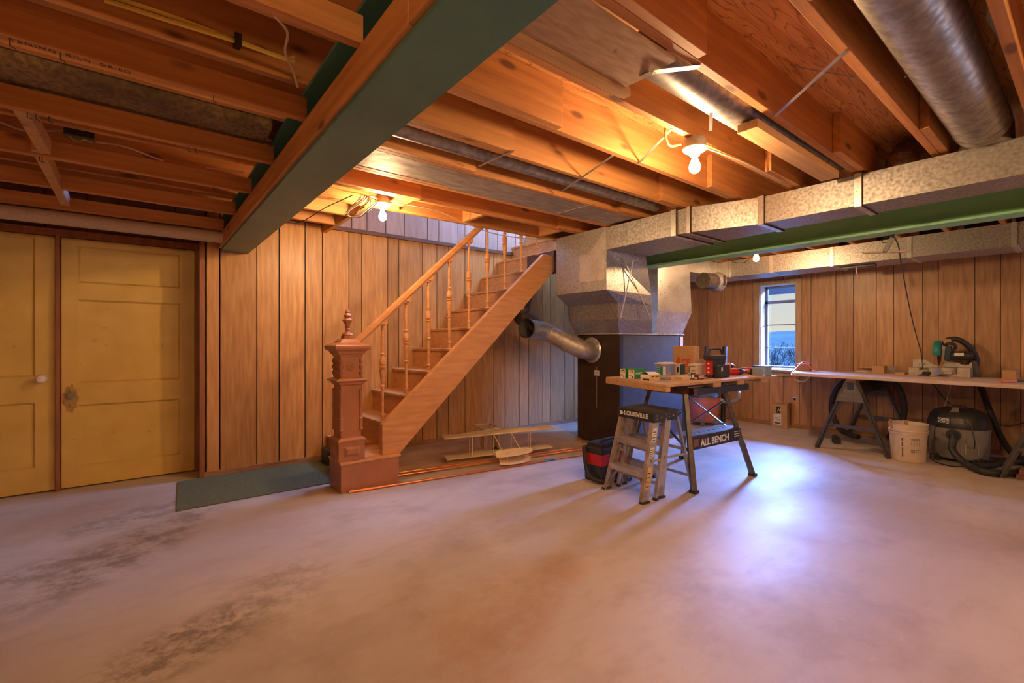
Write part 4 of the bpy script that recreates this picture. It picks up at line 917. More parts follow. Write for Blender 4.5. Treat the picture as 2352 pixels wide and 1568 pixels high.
ld = ladder(W3(.966-.2265*.5, 3.44+.381*.5), 'front step ladder whose black top cap reads LOUISVILLE', .154, .15)
P = PM[ld.name]
def L2W(p): return P @ Vector(p)
rv = P.to_3x3()
text('LOUISVILLE', .048, L2W((-.115, .154-.0185, .608)), rv @ Vector((1, 0, 0)), (0, 0, 1), M_wink, bpy.data.objects[ld['cap']], name='cap_lettering', bold=.0012, sx=1.05)
m = MB()
for k in range(2):
    m.prism([(-.17+k*.016, .636), (-.155+k*.016, .636), (-.138+k*.016, .621), (-.155+k*.016, .606), (-.17+k*.016, .606), (-.153+k*.016, .621)], .1345, .1355, 'y')
m.build('cap_logo', M_wink, bpy.data.objects[ld['cap']], world=False)
for lo_, hi_, mt, nm in ((.44, .54, M_paper, 'warning_label'), (.33, .40, M_paper, 'warning_label'), (.10, .26, M_ybox, 'yellow_label')):
    m = MB(); A = Vector((.212-.03*lo_/.615, .154*lo_/.615+.005, lo_)); B = Vector((.212-.03*hi_/.615, .154*hi_/.615+.005, hi_)); w = .045
    m.add([A, A+Vector((0, w, 0)), B+Vector((0, w, 0)), B], [(0, 1, 2, 3)]); m.add([A+Vector((-.002, 0, 0)), A+Vector((-.002, w, 0)), B+Vector((-.002, w, 0)), B+Vector((-.002, 0, 0))], [(3, 2, 1, 0)])
    o = m.build(nm, mt, ld, world=False)
    m = MB()
    for k in range(4):
        f = (k+.5)/5; q = A.lerp(B, f)+Vector((.001, .006, 0)); m.add([q, q+Vector((0, .032, 0)), q+Vector((0, .032, .006)), q+Vector((0, 0, .006))], [(0, 1, 2, 3)])
    m.build('label_print', M_ink, o, world=False)
off = rv @ Vector((-.03, .20, 0))
l2 = ladder(Vector(ld.location)+off, 'second step ladder nested behind the one reading LOUISVILLE', .12, .41)
for q in (ld, l2): del q['cap']

# ================================================================ FOLDING BENCH WITH BOARD
A = W3(1.441, 3.707); BA = math.atan2(-.0775, .998)
bn = thing('folding_bench', 'folding steel work bench reading ALL BENCH on its front panel', 'workbench', A, BA)
def leg(top, foot, nm='leg'):
    m = MB(); m.bar(top, foot, .034, .034); T = Vector(top); Fo = Vector(foot); q = T.lerp(Fo, .62)
    m.bar(q, Fo, .040, .040); o = m.build(nm, M_dgrey, bn, world=False)
    m = MB(); m.cbox((Fo.x, Fo.y, .012), (.055, .055, .024)); o2 = m.build('leg_foot', M_blackr, o, world=False); return o
Ft = {'A': (0, 0, .01), 'B': (.857, 0, .01), 'C': (.865, .73, .01), 'D': (0, .73, .01)}
Tp = {'A': (.10, .15, .76), 'B': (.66, .15, .76), 'C': (.66, .55, .76), 'D': (.14, .55, .76)}
for k in 'ABCD': leg(Tp[k], Ft[k])
def mid(k, f): return Vector(Tp[k]).lerp(Vector(Ft[k]), f)
for p, q in ((mid('A', .16), mid('D', .62)), (mid('D', .16), mid('A', .62)), (mid('B', .10), mid('C', .55)), (mid('C', .10), mid('B', .55)), (mid('C', .3), mid('D', .3)), (mid('A', .28), mid('B', .40))):
    m = MB(); m.bar(p, q, .02, .008); m.build('cross_brace', M_dgrey, bn, world=False)
a = mid('A', .46); b = mid('B', .40)
m = MB(); zt, zb = .43, .315
m.loft([[(a.x+.0, a.y-.005, zb), (a.x, a.y-.02, zb), (a.x, a.y-.02, zt), (a.x, a.y-.005, zt)], [(b.x+.07, a.y-.005, zb+.005), (b.x+.07, a.y-.02, zb+.005), (b.x+.03, a.y-.02, zt), (b.x+.03, a.y-.005, zt)]])
npan = m.build('name_panel', M_black, bn, world=False, bevel=.002)
m = MB(); m.box(a.x, b.x+.05, a.y-.01, a.y+.16, zt-.006, zt)
m.build('tool_tray', mat('tray_steel', (.30, .33, .38), .4, metal=.4), bn, world=False)
for k in range(9):
    m = MB(); m.lathe([(.012, zt), (.012, zt+.002)], (a.x+.08+k*.07, a.y+.06, 0), seg=10); m.build('tray_hole', M_ink, bpy.data.objects['tool_tray'], world=False)
Pb = PM[bn.name]; rb = Pb.to_3x3()
text('ALL BENCH', .078, Pb @ Vector((a.x+.125, a.y-.0215, zb+.022)), rb @ Vector((1, 0, .02)), (0, 0, 1), M_wink, npan, name='panel_lettering', bold=.0025, sx=1.0)
m = MB(); m.box(a.x+.03, a.x+.095, a.y-.0218, a.y-.020, zb+.025, zb+.085); m.build('panel_badge', mat('brown_badge', (.2, .08, .05), .5), npan, world=False)
text('ONE\nBENCH', .014, Pb @ Vector((a.x+.042, a.y-.0225, zb+.06)), rb @ Vector((1, 0, 0)), (0, 0, 1), M_wink, bn, name='badge_print') if False else None
m = MB()
for k in range(3): m.box(b.x-.07, b.x-.0+.01*k, a.y-.0218, a.y-.0208, zb+.045+k*.02, zb+.05+k*.02)
m.build('small_print', M_wink, npan, world=False)
x0, x1, y0, y1 = .13, .96, .09, .60
for ya in (y0, y1-.05):
    m = MB(); m.box(x0, x1, ya, ya+.05, .755, .812); m.build('jaw_beam', M_black, bn, world=False, bevel=.003)
m = MB(); m.box(x0-.0, x0+.05, y0-.002, y1, .752, .81); m.build('wood_jaw', M_trimd, bn, world=False, bevel=.003)
ZT = .870
N1, L1, R1 = Vector(W3(1.172, 3.548)), Vector(W3(.873, 4.347)), Vector(W3(2.61, 4.607)); F1 = L1+R1-N1
bt = thing('bench_board', 'worn plywood board on timber battens resting on the folding bench', 'board', (N1.x, N1.y, .812))
m = MB(); m.loft([[Vector((p.x, p.y, ZT-.018)) for p in (N1, R1, F1, L1)], [Vector((p.x, p.y, ZT)) for p in (N1, R1, F1, L1)]]); m.build('plywood_top', mat('bench_plywood', (.58, .36, .18), .6, col2=(.46, .25, .11), scale=(3, 12, 3), nscale=2.5, detail=6, bump=.04), bt)
ed = (L1-N1); er = (R1-N1)
for i, f in enumerate((.012, .40, .62, .86)):
    m = MB(); a = N1+er*f; m.bar(Vector((a.x, a.y, .832))+ed*(0 if i == 0 else .01), Vector((a.x, a.y, .832))+ed, .085 if i else .04, .038); m.build('batten', M_blockw, bt, bevel=.002)

def carton(name, px, mt, label, cat='box', group=None, bev=.0015, z=ZT):
    x0, x1, y0, y1, z0, z1 = boxpx(*px, z)
    o = thing(name, label, cat, ((x0+x1)/2, (y0+y1)/2, z0), 0, group)
    m = MB(); m.box(x0, x1, y0, y1, z0, z1); m.build('carton' if 'box' in name else 'body', mt, o, bevel=bev)
    return o, (x0, x1, y0, y1, z0, z1)
def facex(o, B, u0, u1, v0, v1, mt, nm, d=.0008):
    """patch on the -X face; u from far (left in photo) to near"""
    x0, x1, y0, y1, z0, z1 = B; m = MB(); m.box(x0-d, x0, y1-(y1-y0)*u1, y1-(y1-y0)*u0, z0+(z1-z0)*v0, z0+(z1-z0)*v1); return m.build(nm, mt, o)
def facey(o, B, u0, u1, v0, v1, mt, nm, d=.0008):
    x0, x1, y0, y1, z0, z1 = B; m = MB(); m.box(x0+(x1-x0)*u0, x0+(x1-x0)*u1, y0-d, y0, z0+(z1-z0)*v0, z0+(z1-z0)*v1); return m.build(nm, mt, o)
def printx(o, B, lines, mt=M_ink, nm='label_print'):
    k = [c for c in o.children if c.name.split('.')[0] in ('front_label', 'end_label', 'white_label', 'teal_side')]; o = k[0] if k else o
    x0, x1, y0, y1, z0, z1 = B; m = MB()
    for u0, u1, v0, v1 in lines: m.box(x0-.0016, x0-.0006, y1-(y1-y0)*u1, y1-(y1-y0)*u0, z0+(z1-z0)*v0, z0+(z1-z0)*v1)
    return m.build(nm, mt, o)
GS = 'green hardware boxes on the bench board'
for px, lab in (((1424, 1437, 1463, 868.4, 846.4), 'left one of two green boxes at the bench board corner'), ((1443, 1457.6, 1484, 870.3, 847.4), 'right one of two green boxes with white lettering on its side')):
    o, B = carton('green_box', px, M_gbox, lab, group=GS)
    facex(o, B, .04, .96, .02, .9, M_paper, 'front_label'); facex(o, B, .08, .9, .55, .86, M_ybox, 'yellow_band', .0014)
    printx(o, B, [(.3, .8, .78, .86), (.7, .82, .6, .82), (.1, .5, .35, .4), (.1, .6, .25, .29), (.6, .8, .1, .24)])
    x0, x1, y0, y1, z0, z1 = B
text('SIMPSON', .022, (x0+.012, y0-.001, z0+.04), (1, 0, 0), (0, 0, 1), M_wink, o, name='side_lettering') if False else text('SIMPSON', .024, (x0+.012, y0-.001, z0+.04), (1, 0, 0), (0, 0, 1), M_wink, o, name='side_lettering')
o, B = carton('yellow_box', (1471, 1491.8, 1515.6, 875.2, 860.4), mat('buff_card', (.62, .50, .33), .7, col2=(.56, .44, .28), nscale=4), 'open buff and yellow fastener box in front of the green boxes')
facex(o, B, .02, .98, .55, .95, M_paper, 'front_label'); facex(o, B, .25, .98, .08, .36, M_ink, 'dark_band'); facey(o, B, .02, .98, .02, .92, M_ybox, 'side_panel')
x0, x1, y0, y1, z0, z1 = B
m = MB(); m.box(x0+.2*(x1-x0), x0+.4*(x1-x0), y0-.002, y0-.0009, z0+.6*(z1-z0), z0+.75*(z1-z0)); m.build('label_print', M_ink, o)
m = MB(); m.box(x0+.55*(x1-x0), x0+.92*(x1-x0), y0-.002, y0-.0009, z0+.58*(z1-z0), z0+.75*(z1-z0)); m.build('label_print', M_ink, o)
m = MB(); m.add([(x0, y0, z1), (x1, y0, z1), (x1-.01, (y0+y1)/2, z1+.018), (x0+.005, (y0+y1)/2, z1+.022), (x0, y1, z1), (x1, y1, z1)], [(0, 1, 2, 3), (3, 2, 5, 4)]); m.build('open_flap', M_paper, o)
o, B = carton('small_box', (1515, 1528, 1541, 872.8, 867.0), M_grey, 'low grey and tan box between buff box and tan box')
facey(o, B, .1, .9, .15, .8, M_card, 'side_label')
o, B = carton('small_box', (1546, 1570, 1585, 874.5, 865.0), mat('tan_card', (.60, .44, .30), .7), 'flat tan box near the front edge of the bench board')
facex(o, B, .12, .88, .2, .85, M_card, 'front_label')
o, B = carton('dark_box', (1580.5, 1603.9, 1617.9, 872.1, 860.8), mat('maroon_card', (.12, .03, .03), .5), 'dark maroon box with pale end label in front of the bulb carton')
facey(o, B, .08, .92, .3, .9, mat('rose_label', (.60, .38, .32), .6), 'end_label'); printx(o, B, [(.05, .3, .2, .8), (.4, .6, .3, .9), (.65, .9, .15, .45)], M_paper)
o, B = carton('bulb_carton', (1581, 1603.4, 1619, 866.3, 836.5), mat('cream_card', (.62, .52, .38), .7, col2=(.57, .47, .34), nscale=3), 'cream carton with yellow and black print beside the red lantern')
facex(o, B, .12, .72, .74, .8, M_ybox, 'yellow_band'); printx(o, B, [(.08, .7, .80, .84), (.05, .12, .3, .8), (.25, .8, .08, .3), (.3, .75, .5, .53), (.3, .65, .42, .44)])
o, B = carton('plastic_tub', (1505, 1529.7, 1551.7, 861.5, 837), M_clear, 'clear plastic tub with white lid and teal label', 'tub', bev=.006)
x0, x1, y0, y1, z0, z1 = B
m = MB(); m.box(x0-.008, x1+.008, y0-.008, y1+.008, z1, z1+.012); m.box(x0+.012, x1-.012, y0+.012, y1-.012, z1+.012, z1+.018); m.build('tub_lid', M_white, o, bevel=.004)
facex(o, B, .05, .72, .0, .8, M_teal, 'teal_label', .0012); facex(o, B, .72, .98, .0, .8, M_paper, 'white_label', .0012)
printx(o, B, [(.1, .45, .66-.16*k, .69-.16*k) for k in range(4)]+[(.12, .2, .3, .4)], M_wink); 
o, B = carton('two_tone_box', (1551.5, 1562, 1573, 860, 836), M_paper, 'white and dark teal box between plastic tub and bulb carton')
facey(o, B, .0, 1, 0, 1, mat('dark_teal_card', (.02, .07, .06), .5), 'teal_side'); printx(o, B, [(.3, .7, .2, .7)])
o, B = carton('paper_bag', (1545.5, 1594, 1606, 858, 795), M_bag, 'brown paper bag with red ACE print standing on the bench board', 'bag', bev=.003)
x0, x1, y0, y1, z0, z1 = B
w = y1-y0
text('CE', .088, (x0-.002, y1-w*.42, z0+.085), (0, -1, 0), (0, 0, 1), M_rink, o, name='red_lettering', bold=.003, sx=w*.0+.95, shear=.0)
m = MB(); m.prism([(y1-w*.10, z0+.085), (y1-w*.30, z0+.185), (y1-w*.40, z0+.085), (y1-w*.32, z0+.085), (y1-w*.29, z0+.13), (y1-w*.26, z0+.085)], x0-.0025, x0-.001, 'x'); m.build('red_letter', M_rink, o)
m = MB(); m.box(x0-.002, x0-.001, y0+w*.2, y1-w*.1, z0+.068, z0+.074); m.build('red_underline', M_rink, o)
m = MB(); m.bar((x0+.01, y0-.001, z1), (x0+.012, y0-.001, z0), .004, .002); m.bar((x1-.01, y0-.001, z1), (x1-.02, y0-.001, z0), .004, .002); m.build('bag_fold', M_paper, o)
o, B = carton('small_box', (1603, 1612, 1623, 860, 825), M_card, 'plain brown box standing between paper bag and red lantern')
# red jobsite lantern / charger
o, B = carton('jobsite_lantern', (1620, 1635, 1665, 867.5, 826), M_red, 'red and black jobsite lantern with top handle and battery', 'lantern', bev=.006)
x0, x1, y0, y1, z0, z1 = B
m = MB(); m.box(x0-.004, x1+.004, y0-.004, y1+.004, z0-.0, z0+.03); m.box(x0-.012, x1+.012, y0-.012, y1+.012, z1-.006, z1+.04); m.box(x0+.02, x1+.002, y0-.004, y0+.01, z0+.03, z1); m.build('black_housing', M_black, o, bevel=.006)
yc = (y0+y1)/2
m = MB(); m.tube(bez([(x0-.006, yc, z1+.03), (x0+.02, yc, z1+.085), (x0+.045, yc, z1+.095), (x1-.03, yc, z1+.095), (x1-.01, yc, z1+.08), (x1+.01, yc, z1+.03)], 5), .009, 10); m.build('carry_handle', M_black, o, smooth=True)
m = MB(); m.box(x0+.03, x1-.01, y0-.055, y0-.003, z0+.0, z0+.115); m.build('battery', M_black, o, bevel=.008)
m = MB(); m.box(x0+.065, x0+.09, y0-.0565, y0-.055, z0+.06, z0+.095); m.build('battery_label', M_paper, o)
m = MB()
for k in (.3, .52, .78): m.cbox((x0-.001, yc, z0+(z1-z0)*k), (.004, .016, .014))
m.build('indicator', M_wink, o)
# cordless tools
def driver(x, y, ang, label, mt=M_red, z=ZT):
    t = thing('cordless_driver', label, 'power tool', (x, y, z), ang, 'cordless tools heaped on the bench board')
    m = MB(); m.lathe([(.01, .13), (.014, .10), (.02, .09), (.028, .06), (.033, .03), (.034, -.06), (.028, -.075)], (0, 0, .036), axis='x', seg=16); m.build('motor_housing', mt, t, world=False, smooth=True)
    m = MB(); m.lathe([(.022, .085), (.030, .06), (.0345, .035), (.0345, .03)], (0, 0, .036), axis='x', seg=16); m.build('nose_cap', M_black, t, world=False, smooth=True)
    m = MB(); m.bar((-.02, .02, .034), (-.045, .15, .03), .042, .034); m.build('grip', M_black, t, world=False, bevel=.008)
    m = MB(); m.box(-.10, .03, .14, .19, .0, .065); m.build('battery', M_black, t, world=False, bevel=.008)
    return t
q = Z(1692, 862, ZT); driver(q[0], q[1]+.02, -.5, 'red cordless driver lying right behind the lantern')
q = Z(1668, 860, ZT); driver(q[0]+.10, q[1]+.12, .7, 'dark cordless driver lying against the lantern', M_pink)
q = Z(1712, 858, ZT); driver(q[0]+.03, q[1]+.0, 2.4, 'red cordless driver in the middle of the tool heap')
q = Z(1700, 855, ZT); t_ = driver(q[0]-.05, q[1]+.12, -.2, 'cordless driver resting on top of the tool heap', M_pink, z=ZT+.03)
q = Z(1716, 860, ZT); x, y = q[0], q[1]
o = thing('flashlight', 'dark red cordless flashlight lying at the board edge', 'flashlight', (x, y, ZT))
m = MB(); m.tube([(x-.02, y+.05, ZT+.03), (x+.06, y+.0, ZT+.03)], .022, 16); m.build('barrel', M_pink, o, smooth=True)
m = MB(); m.tube([(x+.05, y+.005, ZT+.03), (x+.14, y-.05, ZT+.03)], [.026, .030], 16); m.build('head', M_dgrey, o, smooth=True)
m = MB(); m.tube([(x+.14, y-.05, ZT+.03), (x+.141, y-.0506, ZT+.03)], .025, 16); m.build('lens', mat('pink_lens', (.5, .2, .18), .2), o)
o, B = carton('parts_organizer', (1728, 1758, 1773, 863.0, 843), mat('frosted_plastic', (.55, .66, .72), .25, col2=(.40, .52, .6), scale=(60, 60, 1), nscale=2, trans=.35), 'frosted parts organizer at the far right end of the board', 'organizer', bev=.003)
x0, x1, y0, y1, z0, z1 = B; m = MB(); m.box(x0-.006, x1+.006, y0-.006, y1+.006, z1, z1+.01); m.build('organizer_lid', M_black, o, bevel=.002)
q = Z(1527, 876.3, ZT); m = MB(); m.box(q[0]-.05, q[0]+.06, q[1]-.03, q[1]+.06, ZT, ZT+.0015); tag(m.build('paper_leaflet', M_grey), 'small dark leaflet flat on the board near its front corner', 'paper')
cable('charging_cord', [Z(1625, 864, ZT+.01), Z(1620, 868, ZT+.005), Z(1630, 869.5, ZT+.004), Z(1641, 869, ZT+.004)], .003, M_wcab, 'little white cord looping in front of the lantern')

# red and black wet vac on the floor behind the ladder
o, B = carton('portable_vacuum', (1341, 1382, 1446, 1112, 1030, 0) [:5], M_black, 'red and black box-shaped portable vacuum behind the step ladder', 'vacuum', bev=.02, z=0) 
x0, x1, y0, y1, z0, z1 = B
m = MB(); m.box(x0-.004, x1-.02, y0-.004, y1-.03, z0+(z1-z0)*.48, z0+(z1-z0)*.80); m.build('red_band', M_red, o, bevel=.006)
m = MB(); m.box(x0+.02, x1-.02, y0+.02, y1-.02, z1, z1+.03); m.tube(bez([(x0+.04, y0+.06, z1+.02), (x0+.08, y0+.06, z1+.05), (x1-.08, y0+.06, z1+.05), (x1-.04, y0+.06, z1+.02)], 5), .012, 8); m.build('lid', M_blackr, o, bevel=.008)
m = MB(); m.tube(bez([(x0-.0, y1-.02, z1-.03), (x0-.03, y1-.03, z1-.02), (x0-.035, y1-.05, z0+.16), (x0-.035, y0+.12, z0+.07), (x0-.03, y0+.02, z0+.03), (x0+.08, y0-.04, z0+.025)], 8), .017, 10); m.build('hose', M_blackr, o, smooth=True)
m = MB(); m.box(x0+.12, x0+.30, y0-.09, y0-.02, 0, .03); tag(m.build('floor_nozzle', M_black, bevel=.008), 'black vacuum floor nozzle lying behind the ladder feet', 'nozzle')

# faded red shop vacuum behind the bench
vx, vy = W(2.78, 6.80)
o = thing('shop_vacuum', 'faded red shop vacuum standing behind the folding bench', 'vacuum', (vx, vy, 0))
m = MB(); m.lathe([(.19, .07), (.205, .09), (.225, .38), (.235, .385), (.235, .40)], (vx, vy, 0), seg=32); m.build('tank', M_pink, o, smooth=35)
m = MB(); m.lathe([(.235, .40), (.225, .44), (.16, .475), (.10, .50), (.02, .51)], (vx, vy, 0), seg=32); m.build('motor_lid', M_dgrey, o, smooth=35)
for a in (2.4, 3.6, 4.6, 5.6):
    m = MB(); m.lathe([(.03, -.015), (.035, 0), (.03, .015)], (vx+.21*math.cos(a), vy+.21*math.sin(a), .035), axis='x', seg=14); m.box(vx+.21*math.cos(a)-.02, vx+.21*math.cos(a)+.02, vy+.21*math.sin(a)-.02, vy+.21*math.sin(a)+.02, .03, .12); m.build('caster', M_grey, o)
m = MB(); m.tube(bez([(vx+.1, vy-.2, .36), PX(1655, 918, vx+.1), PX(1675, 924, vx+.15), PX(1694, 917, vx+.15), PX(1697, 903, vx+.15), PX(1688, 893, vx+.2), (vx+.3, vy-.3, .55)], 6), .028, 10); m.build('hose', M_cast, o, smooth=True)
for px, rr, lab in ((1622, .022, 'thin dark extension wand standing against the wall behind the lantern'), (1665, .034, 'thick dark extension tube standing against the wall behind the lantern')):
    t_ = PX(px, 796, 6.72); m = MB(); m.tube([(6.62, t_[1]-.02, .0), (6.72, t_[1], t_[2])], rr, 14, cap=False); m.tube([(6.72, t_[1], t_[2]), (6.62, t_[1]-.02, .0)], rr*.85, 14, cap=False); tag(m.build('extension_wand', M_black, smooth=True), lab, 'tube', 'vacuum tubes by the window wall')
# cardboard box by the wall
x0, x1, y0, y1 = 6.945, 7.10, 2.68, 2.885
o = thing('cardboard_box', 'upright cardboard carton with white shipping label below the window', 'box', (7.02, 2.78, 0))
m = MB(); m.box(x0, x1, y0, y1, 0, .33); m.build('carton', M_card, o, bevel=.002)
m = MB(); m.box(x0-.001, x0, y0+.075, y1-.03, .045, .19); sl_ = m.build('shipping_label', M_paper, o)
m = MB(); m.box(x0-.001, x0, y0+.09, y1-.06, .205, .295); m.build('black_logo_patch', M_ink, o)
text('N', .06, (x0-.002, y1-.075, .227), (0, -1, 0), (0, 0, 1), M_wink, o, name='logo_letter', shear=.3)
m = MB()
for k in range(6): m.box(x0-.002, x0-.001, y0+.085, y1-.04, .06+k*.02, .064+k*.02+(.012 if k == 0 else 0))
m.build('label_print', M_ink, sl_)
text('NESPRESSO', .048, (7.06+.005, y0-.001, .04), (0, 0, 1), (-1, 0, 0), M_ink, o, name='side_lettering', bold=.001)
m = MB(); m.add([(x0, y0, .33), (x1, y0, .33), (x1, y0-.02, .36), (x0, y0-.015, .355)], [(0, 1, 2, 3)]); m.build('open_flap', M_card, o)

# ================================================================ SAW BENCH
ZP = .823
pa, pb = Z(1816, 855.5, ZP), Z(2352, 884, ZP)
d = Vector((pb[0]-pa[0], pb[1]-pa[1], 0)); dn = d.normalized(); q = Vector((-dn.y, dn.x, 0))
if q.x < 0: q = -q
pa = Vector(pa); pe = pa+dn*3.3
quad = [pa, pe, Vector((7.0, pe.y, ZP)), Vector((7.0, Z(1835, 847, ZP)[1], ZP))]
m = MB(); m.loft([[p+Vector((0, 0, -.036)) for p in quad], quad])
tag(m.build('saw_bench_top', M_plank, bevel=.004), 'long dusty board spanning the sawhorses along the window wall', 'board')
def sawhorse(ym, label, x0=6.02, x1=6.97, feetdx=-.05):
    t = thing('sawhorse', label, 'sawhorse', ((x0+x1)/2, ym, 0), 0, 'steel sawhorses under the saw bench top')
    m = MB(); m.box(x0-.02, x1+.02, ym-.045, ym+.045, .757, .787); m.build('top_rail', M_trimd, t)
    for xx, fx, nm in ((x0, x0-.02, 'near'), (x1, x1+.06, 'far')):
        for s in (-1, 1):
            m = MB(); m.bar((xx, ym+s*.04, .757), (fx, ym+s*.325, .0), .012, .05, up=(1, 0, 0)); m.bar((xx+.02, ym+s*.04, .757), (fx+.02, ym+s*.325, .0), .05, .006, up=(1, 0, 0)); m.build('leg', M_dgrey, t)
        m = MB(); m.loft([[(xx-.008, ym-.05, .757), (xx+.09, ym-.05, .757), (xx+.09, ym+.05, .757), (xx-.008, ym+.05, .757)], [(xx-.04, ym-.13, .55), (xx+.13, ym-.13, .55), (xx+.13, ym+.13, .55), (xx-.04, ym+.13, .55)]]); m.build('saddle', M_dgrey, t)
        m = MB(); m.box(fx-.0, fx+.012, ym-.235, ym+.235, .255, .29); m.build('crossbar', M_dgrey, t)
    return t
m_ = sawhorse(1.685, 'grey steel sawhorse under the left half of the saw bench top')
sawhorse(.23, 'steel sawhorse at the right edge with a timber coloured leg', x0=5.96)
m = MB(); m.box(6.0, 6.9, 1.655, 1.715, .62, .755)
tag(m.build('shelf_tray', M_black), 'dark tray hanging inside the left sawhorse', 'tray')
# hose hanging through the sawhorse
hp = [PX(1972, 1003, 6.55), PX(1955, 999, 6.6), PX(1930, 985, 6.65), PX(1912, 950, 6.68), PX(1912, 915, 6.68), PX(1925, 888, 6.68), PX(1950, 874, 6.68), (6.78, 1.72, .755-.05), PX(2040, 878, 6.75), PX(2062, 888, 6.78), PX(2076, 925, 6.78), PX(2074, 965, 6.8), PX(2060, 990, 6.7), PX(2040, 1004, 6.6)]
hp = [(a, b, max(c, .035)) for a, b, c in hp]
p_, r_ = ridged(bez(hp, 10), .031, .02, .1)
m = MB(); m.tube(p_, r_, 12); o = tag(m.build('vacuum_hose', M_blackr, smooth=True), 'thick black hose looped through the left sawhorse', 'hose')
m = MB(); m.tube([PX(1965, 1001, 6.5), PX(1986, 1003, 6.35)], [.03, .045], 12) if False else m.tube([(6.56, 2.0-.0, .05), (6.38, 1.93, .045)], [.032, .045], 12)
tag(m.build('hose_nozzle', M_black, smooth=True), 'black hose nozzle on the floor beneath the left sawhorse', 'nozzle')
# bucket
bx, by = W(4.02, 4.75)
o = thing('plastic_bucket', 'cream plastic bucket printed with black measurements beside the sawhorse', 'bucket', (bx, by, 0))
pr = [(.132, 0), (.136, .004), (.150, .27), (.158, .275), (.158, .285), (.151, .288), (.152, .30), (.163, .302), (.163, .312), (.153, .315), (.156, .365), (.162, .368), (.162, .374), (.154, .374), (.150, .36), (.131, .01), (.001, .008)]
m = MB(); m.lathe(pr, (bx, by, 0), seg=40)
m.f = m.f[:-1]; m.m = m.m[:-1]; m.build('bucket_shell', M_cream, o, smooth=35)
def curved(m, cx, cy, r, a0, a1, z0, z1, r1=None, n=6):
    r1 = r1 or r
    for i in range(n):
        a, b = a0+(a1-a0)*i/n, a0+(a1-a0)*(i+1)/n
        m.add([(cx+r*math.cos(a), cy+r*math.sin(a), z0), (cx+r*math.cos(b), cy+r*math.sin(b), z0), (cx+r1*math.cos(b), cy+r1*math.sin(b), z1), (cx+r1*math.cos(a), cy+r1*math.sin(a), z1)], [(0, 1, 2, 3)])
cam_a = math.atan2(-by, -bx)
m = MB(); A0 = cam_a-.42  # smaller angle is to the left in view
for k in range(18):
    z = .05+k*.0105
    if k % 5 != 4: curved(m, bx, by, .1375+z*.05, cam_a-.34, cam_a-.28+.02*(k % 2), z, z+.008, n=2)
for k in range(3): curved(m, bx, by, .1505, cam_a+.15, cam_a+.62, .238-k*.008, .241-k*.008)
for j in range(4):
    for k in range(3):
        if (j+k) % 4: curved(m, bx, by, .149-.002*k, cam_a+.15+j*.14, cam_a+.23+j*.14, .21-k*.022, .214-k*.022, n=2)
    curved(m, bx, by, .1465, cam_a+.18+j*.14, cam_a+.195+j*.14, .175, .205, n=1)
for k in range(4): curved(m, bx, by, .1445, cam_a+.15, cam_a+.38, .128-k*.009, .132-k*.009)
for j in range(3): curved(m, bx, by, .1445, cam_a+.44+j*.1, cam_a+.50+j*.1, .125, .129, n=2); curved(m, bx, by, .144, cam_a+.465+j*.1, cam_a+.475+j*.1, .09, .125, n=1)
m.build('printed_markings', M_ink, o)
for i, (dx, dy, tx, ty, lab) in enumerate(((-.07, .07, -.13, .13, 'left wooden stick poking out of the cream bucket'), (-.05, -.03, -.11, .0, 'right wooden stick poking out of the cream bucket'))):
    m = MB(); m.bar((bx+dx, by+dy, .02), (bx+tx*.9, by+ty*.9, .41-.0*i), .03, .01); tag(m.build('wood_stick', M_blockw), lab, 'stick', 'wooden sticks in the bucket')
# grey shop vacuum
vx, vy = 6.50, .90
o = thing('shop_vacuum', 'grey shop vacuum with black lid reading PORTER CABLE under the saw bench top', 'vacuum', (vx, vy, 0))
m = MB(); m.lathe([(.20, .035), (.215, .05), (.222, .10), (.232, .30), (.236, .34), (.236, .345)], (vx, vy, 0), seg=40); m.build('tank', M_grey, o, smooth=35)
m = MB(); m.lathe([(.24, .34), (.245, .36), (.235, .40), (.225, .45), (.19, .50), (.12, .525), (.02, .53)], (vx, vy, 0), seg=40); m.box(vx-.03, vx+.03, vy-.05, vy+.05, .52, .55); lid_ = m.build('motor_lid', M_black, o, smooth=35)
ca = math.atan2(-vy, -vx)
m = MB(); m.loft([[(vx+.20*math.cos(ca-.35), vy+.20*math.sin(ca-.35), .485), (vx+.20*math.cos(ca+.0), vy+.20*math.sin(ca+.0), .485), (vx+.12*math.cos(ca+.0), vy+.12*math.sin(ca+.0), .532), (vx+.12*math.cos(ca-.35), vy+.12*math.sin(ca-.35), .532)], [(vx+.19*math.cos(ca-.35), vy+.19*math.sin(ca-.35), .50), (vx+.19*math.cos(ca), vy+.19*math.sin(ca), .50), (vx+.12*math.cos(ca), vy+.12*math.sin(ca), .54), (vx+.12*math.cos(ca-.35), vy+.12*math.sin(ca-.35), .54)]]); m.build('latch', M_cast, o)
m = MB(); curved(m, vx, vy, .2405, ca-.25, ca+.12, .395, .445, r1=.233); m.build('label_plate', M_dgrey, o)
a = ca-.68; pz = Vector((vx+.243*math.cos(a), vy+.243*math.sin(a), .418))
rt = Vector((-math.sin(a), math.cos(a), 0))
if rt.dot(Vector((co, -si, 0))) < 0: rt = -rt
text('PORTER', .030, pz, rt, (0, 0, 1), M_wink, lid_, name='lid_lettering', bold=.0012)
text('+CABLE', .030, pz+Vector((0, 0, -.027)), rt, (0, 0, 1), M_wink, lid_, name='lid_lettering', bold=.0012)
pt = Vector(PX(2190, 998, 6.285)); pdv = Vector((math.cos(ca+.05), math.sin(ca+.05), 0))
m = MB(); m.tube([pt-pdv*.04, pt+pdv*.03], [.062, .055], 20); m.build('intake_port', M_black, o, smooth=True)
m = MB()
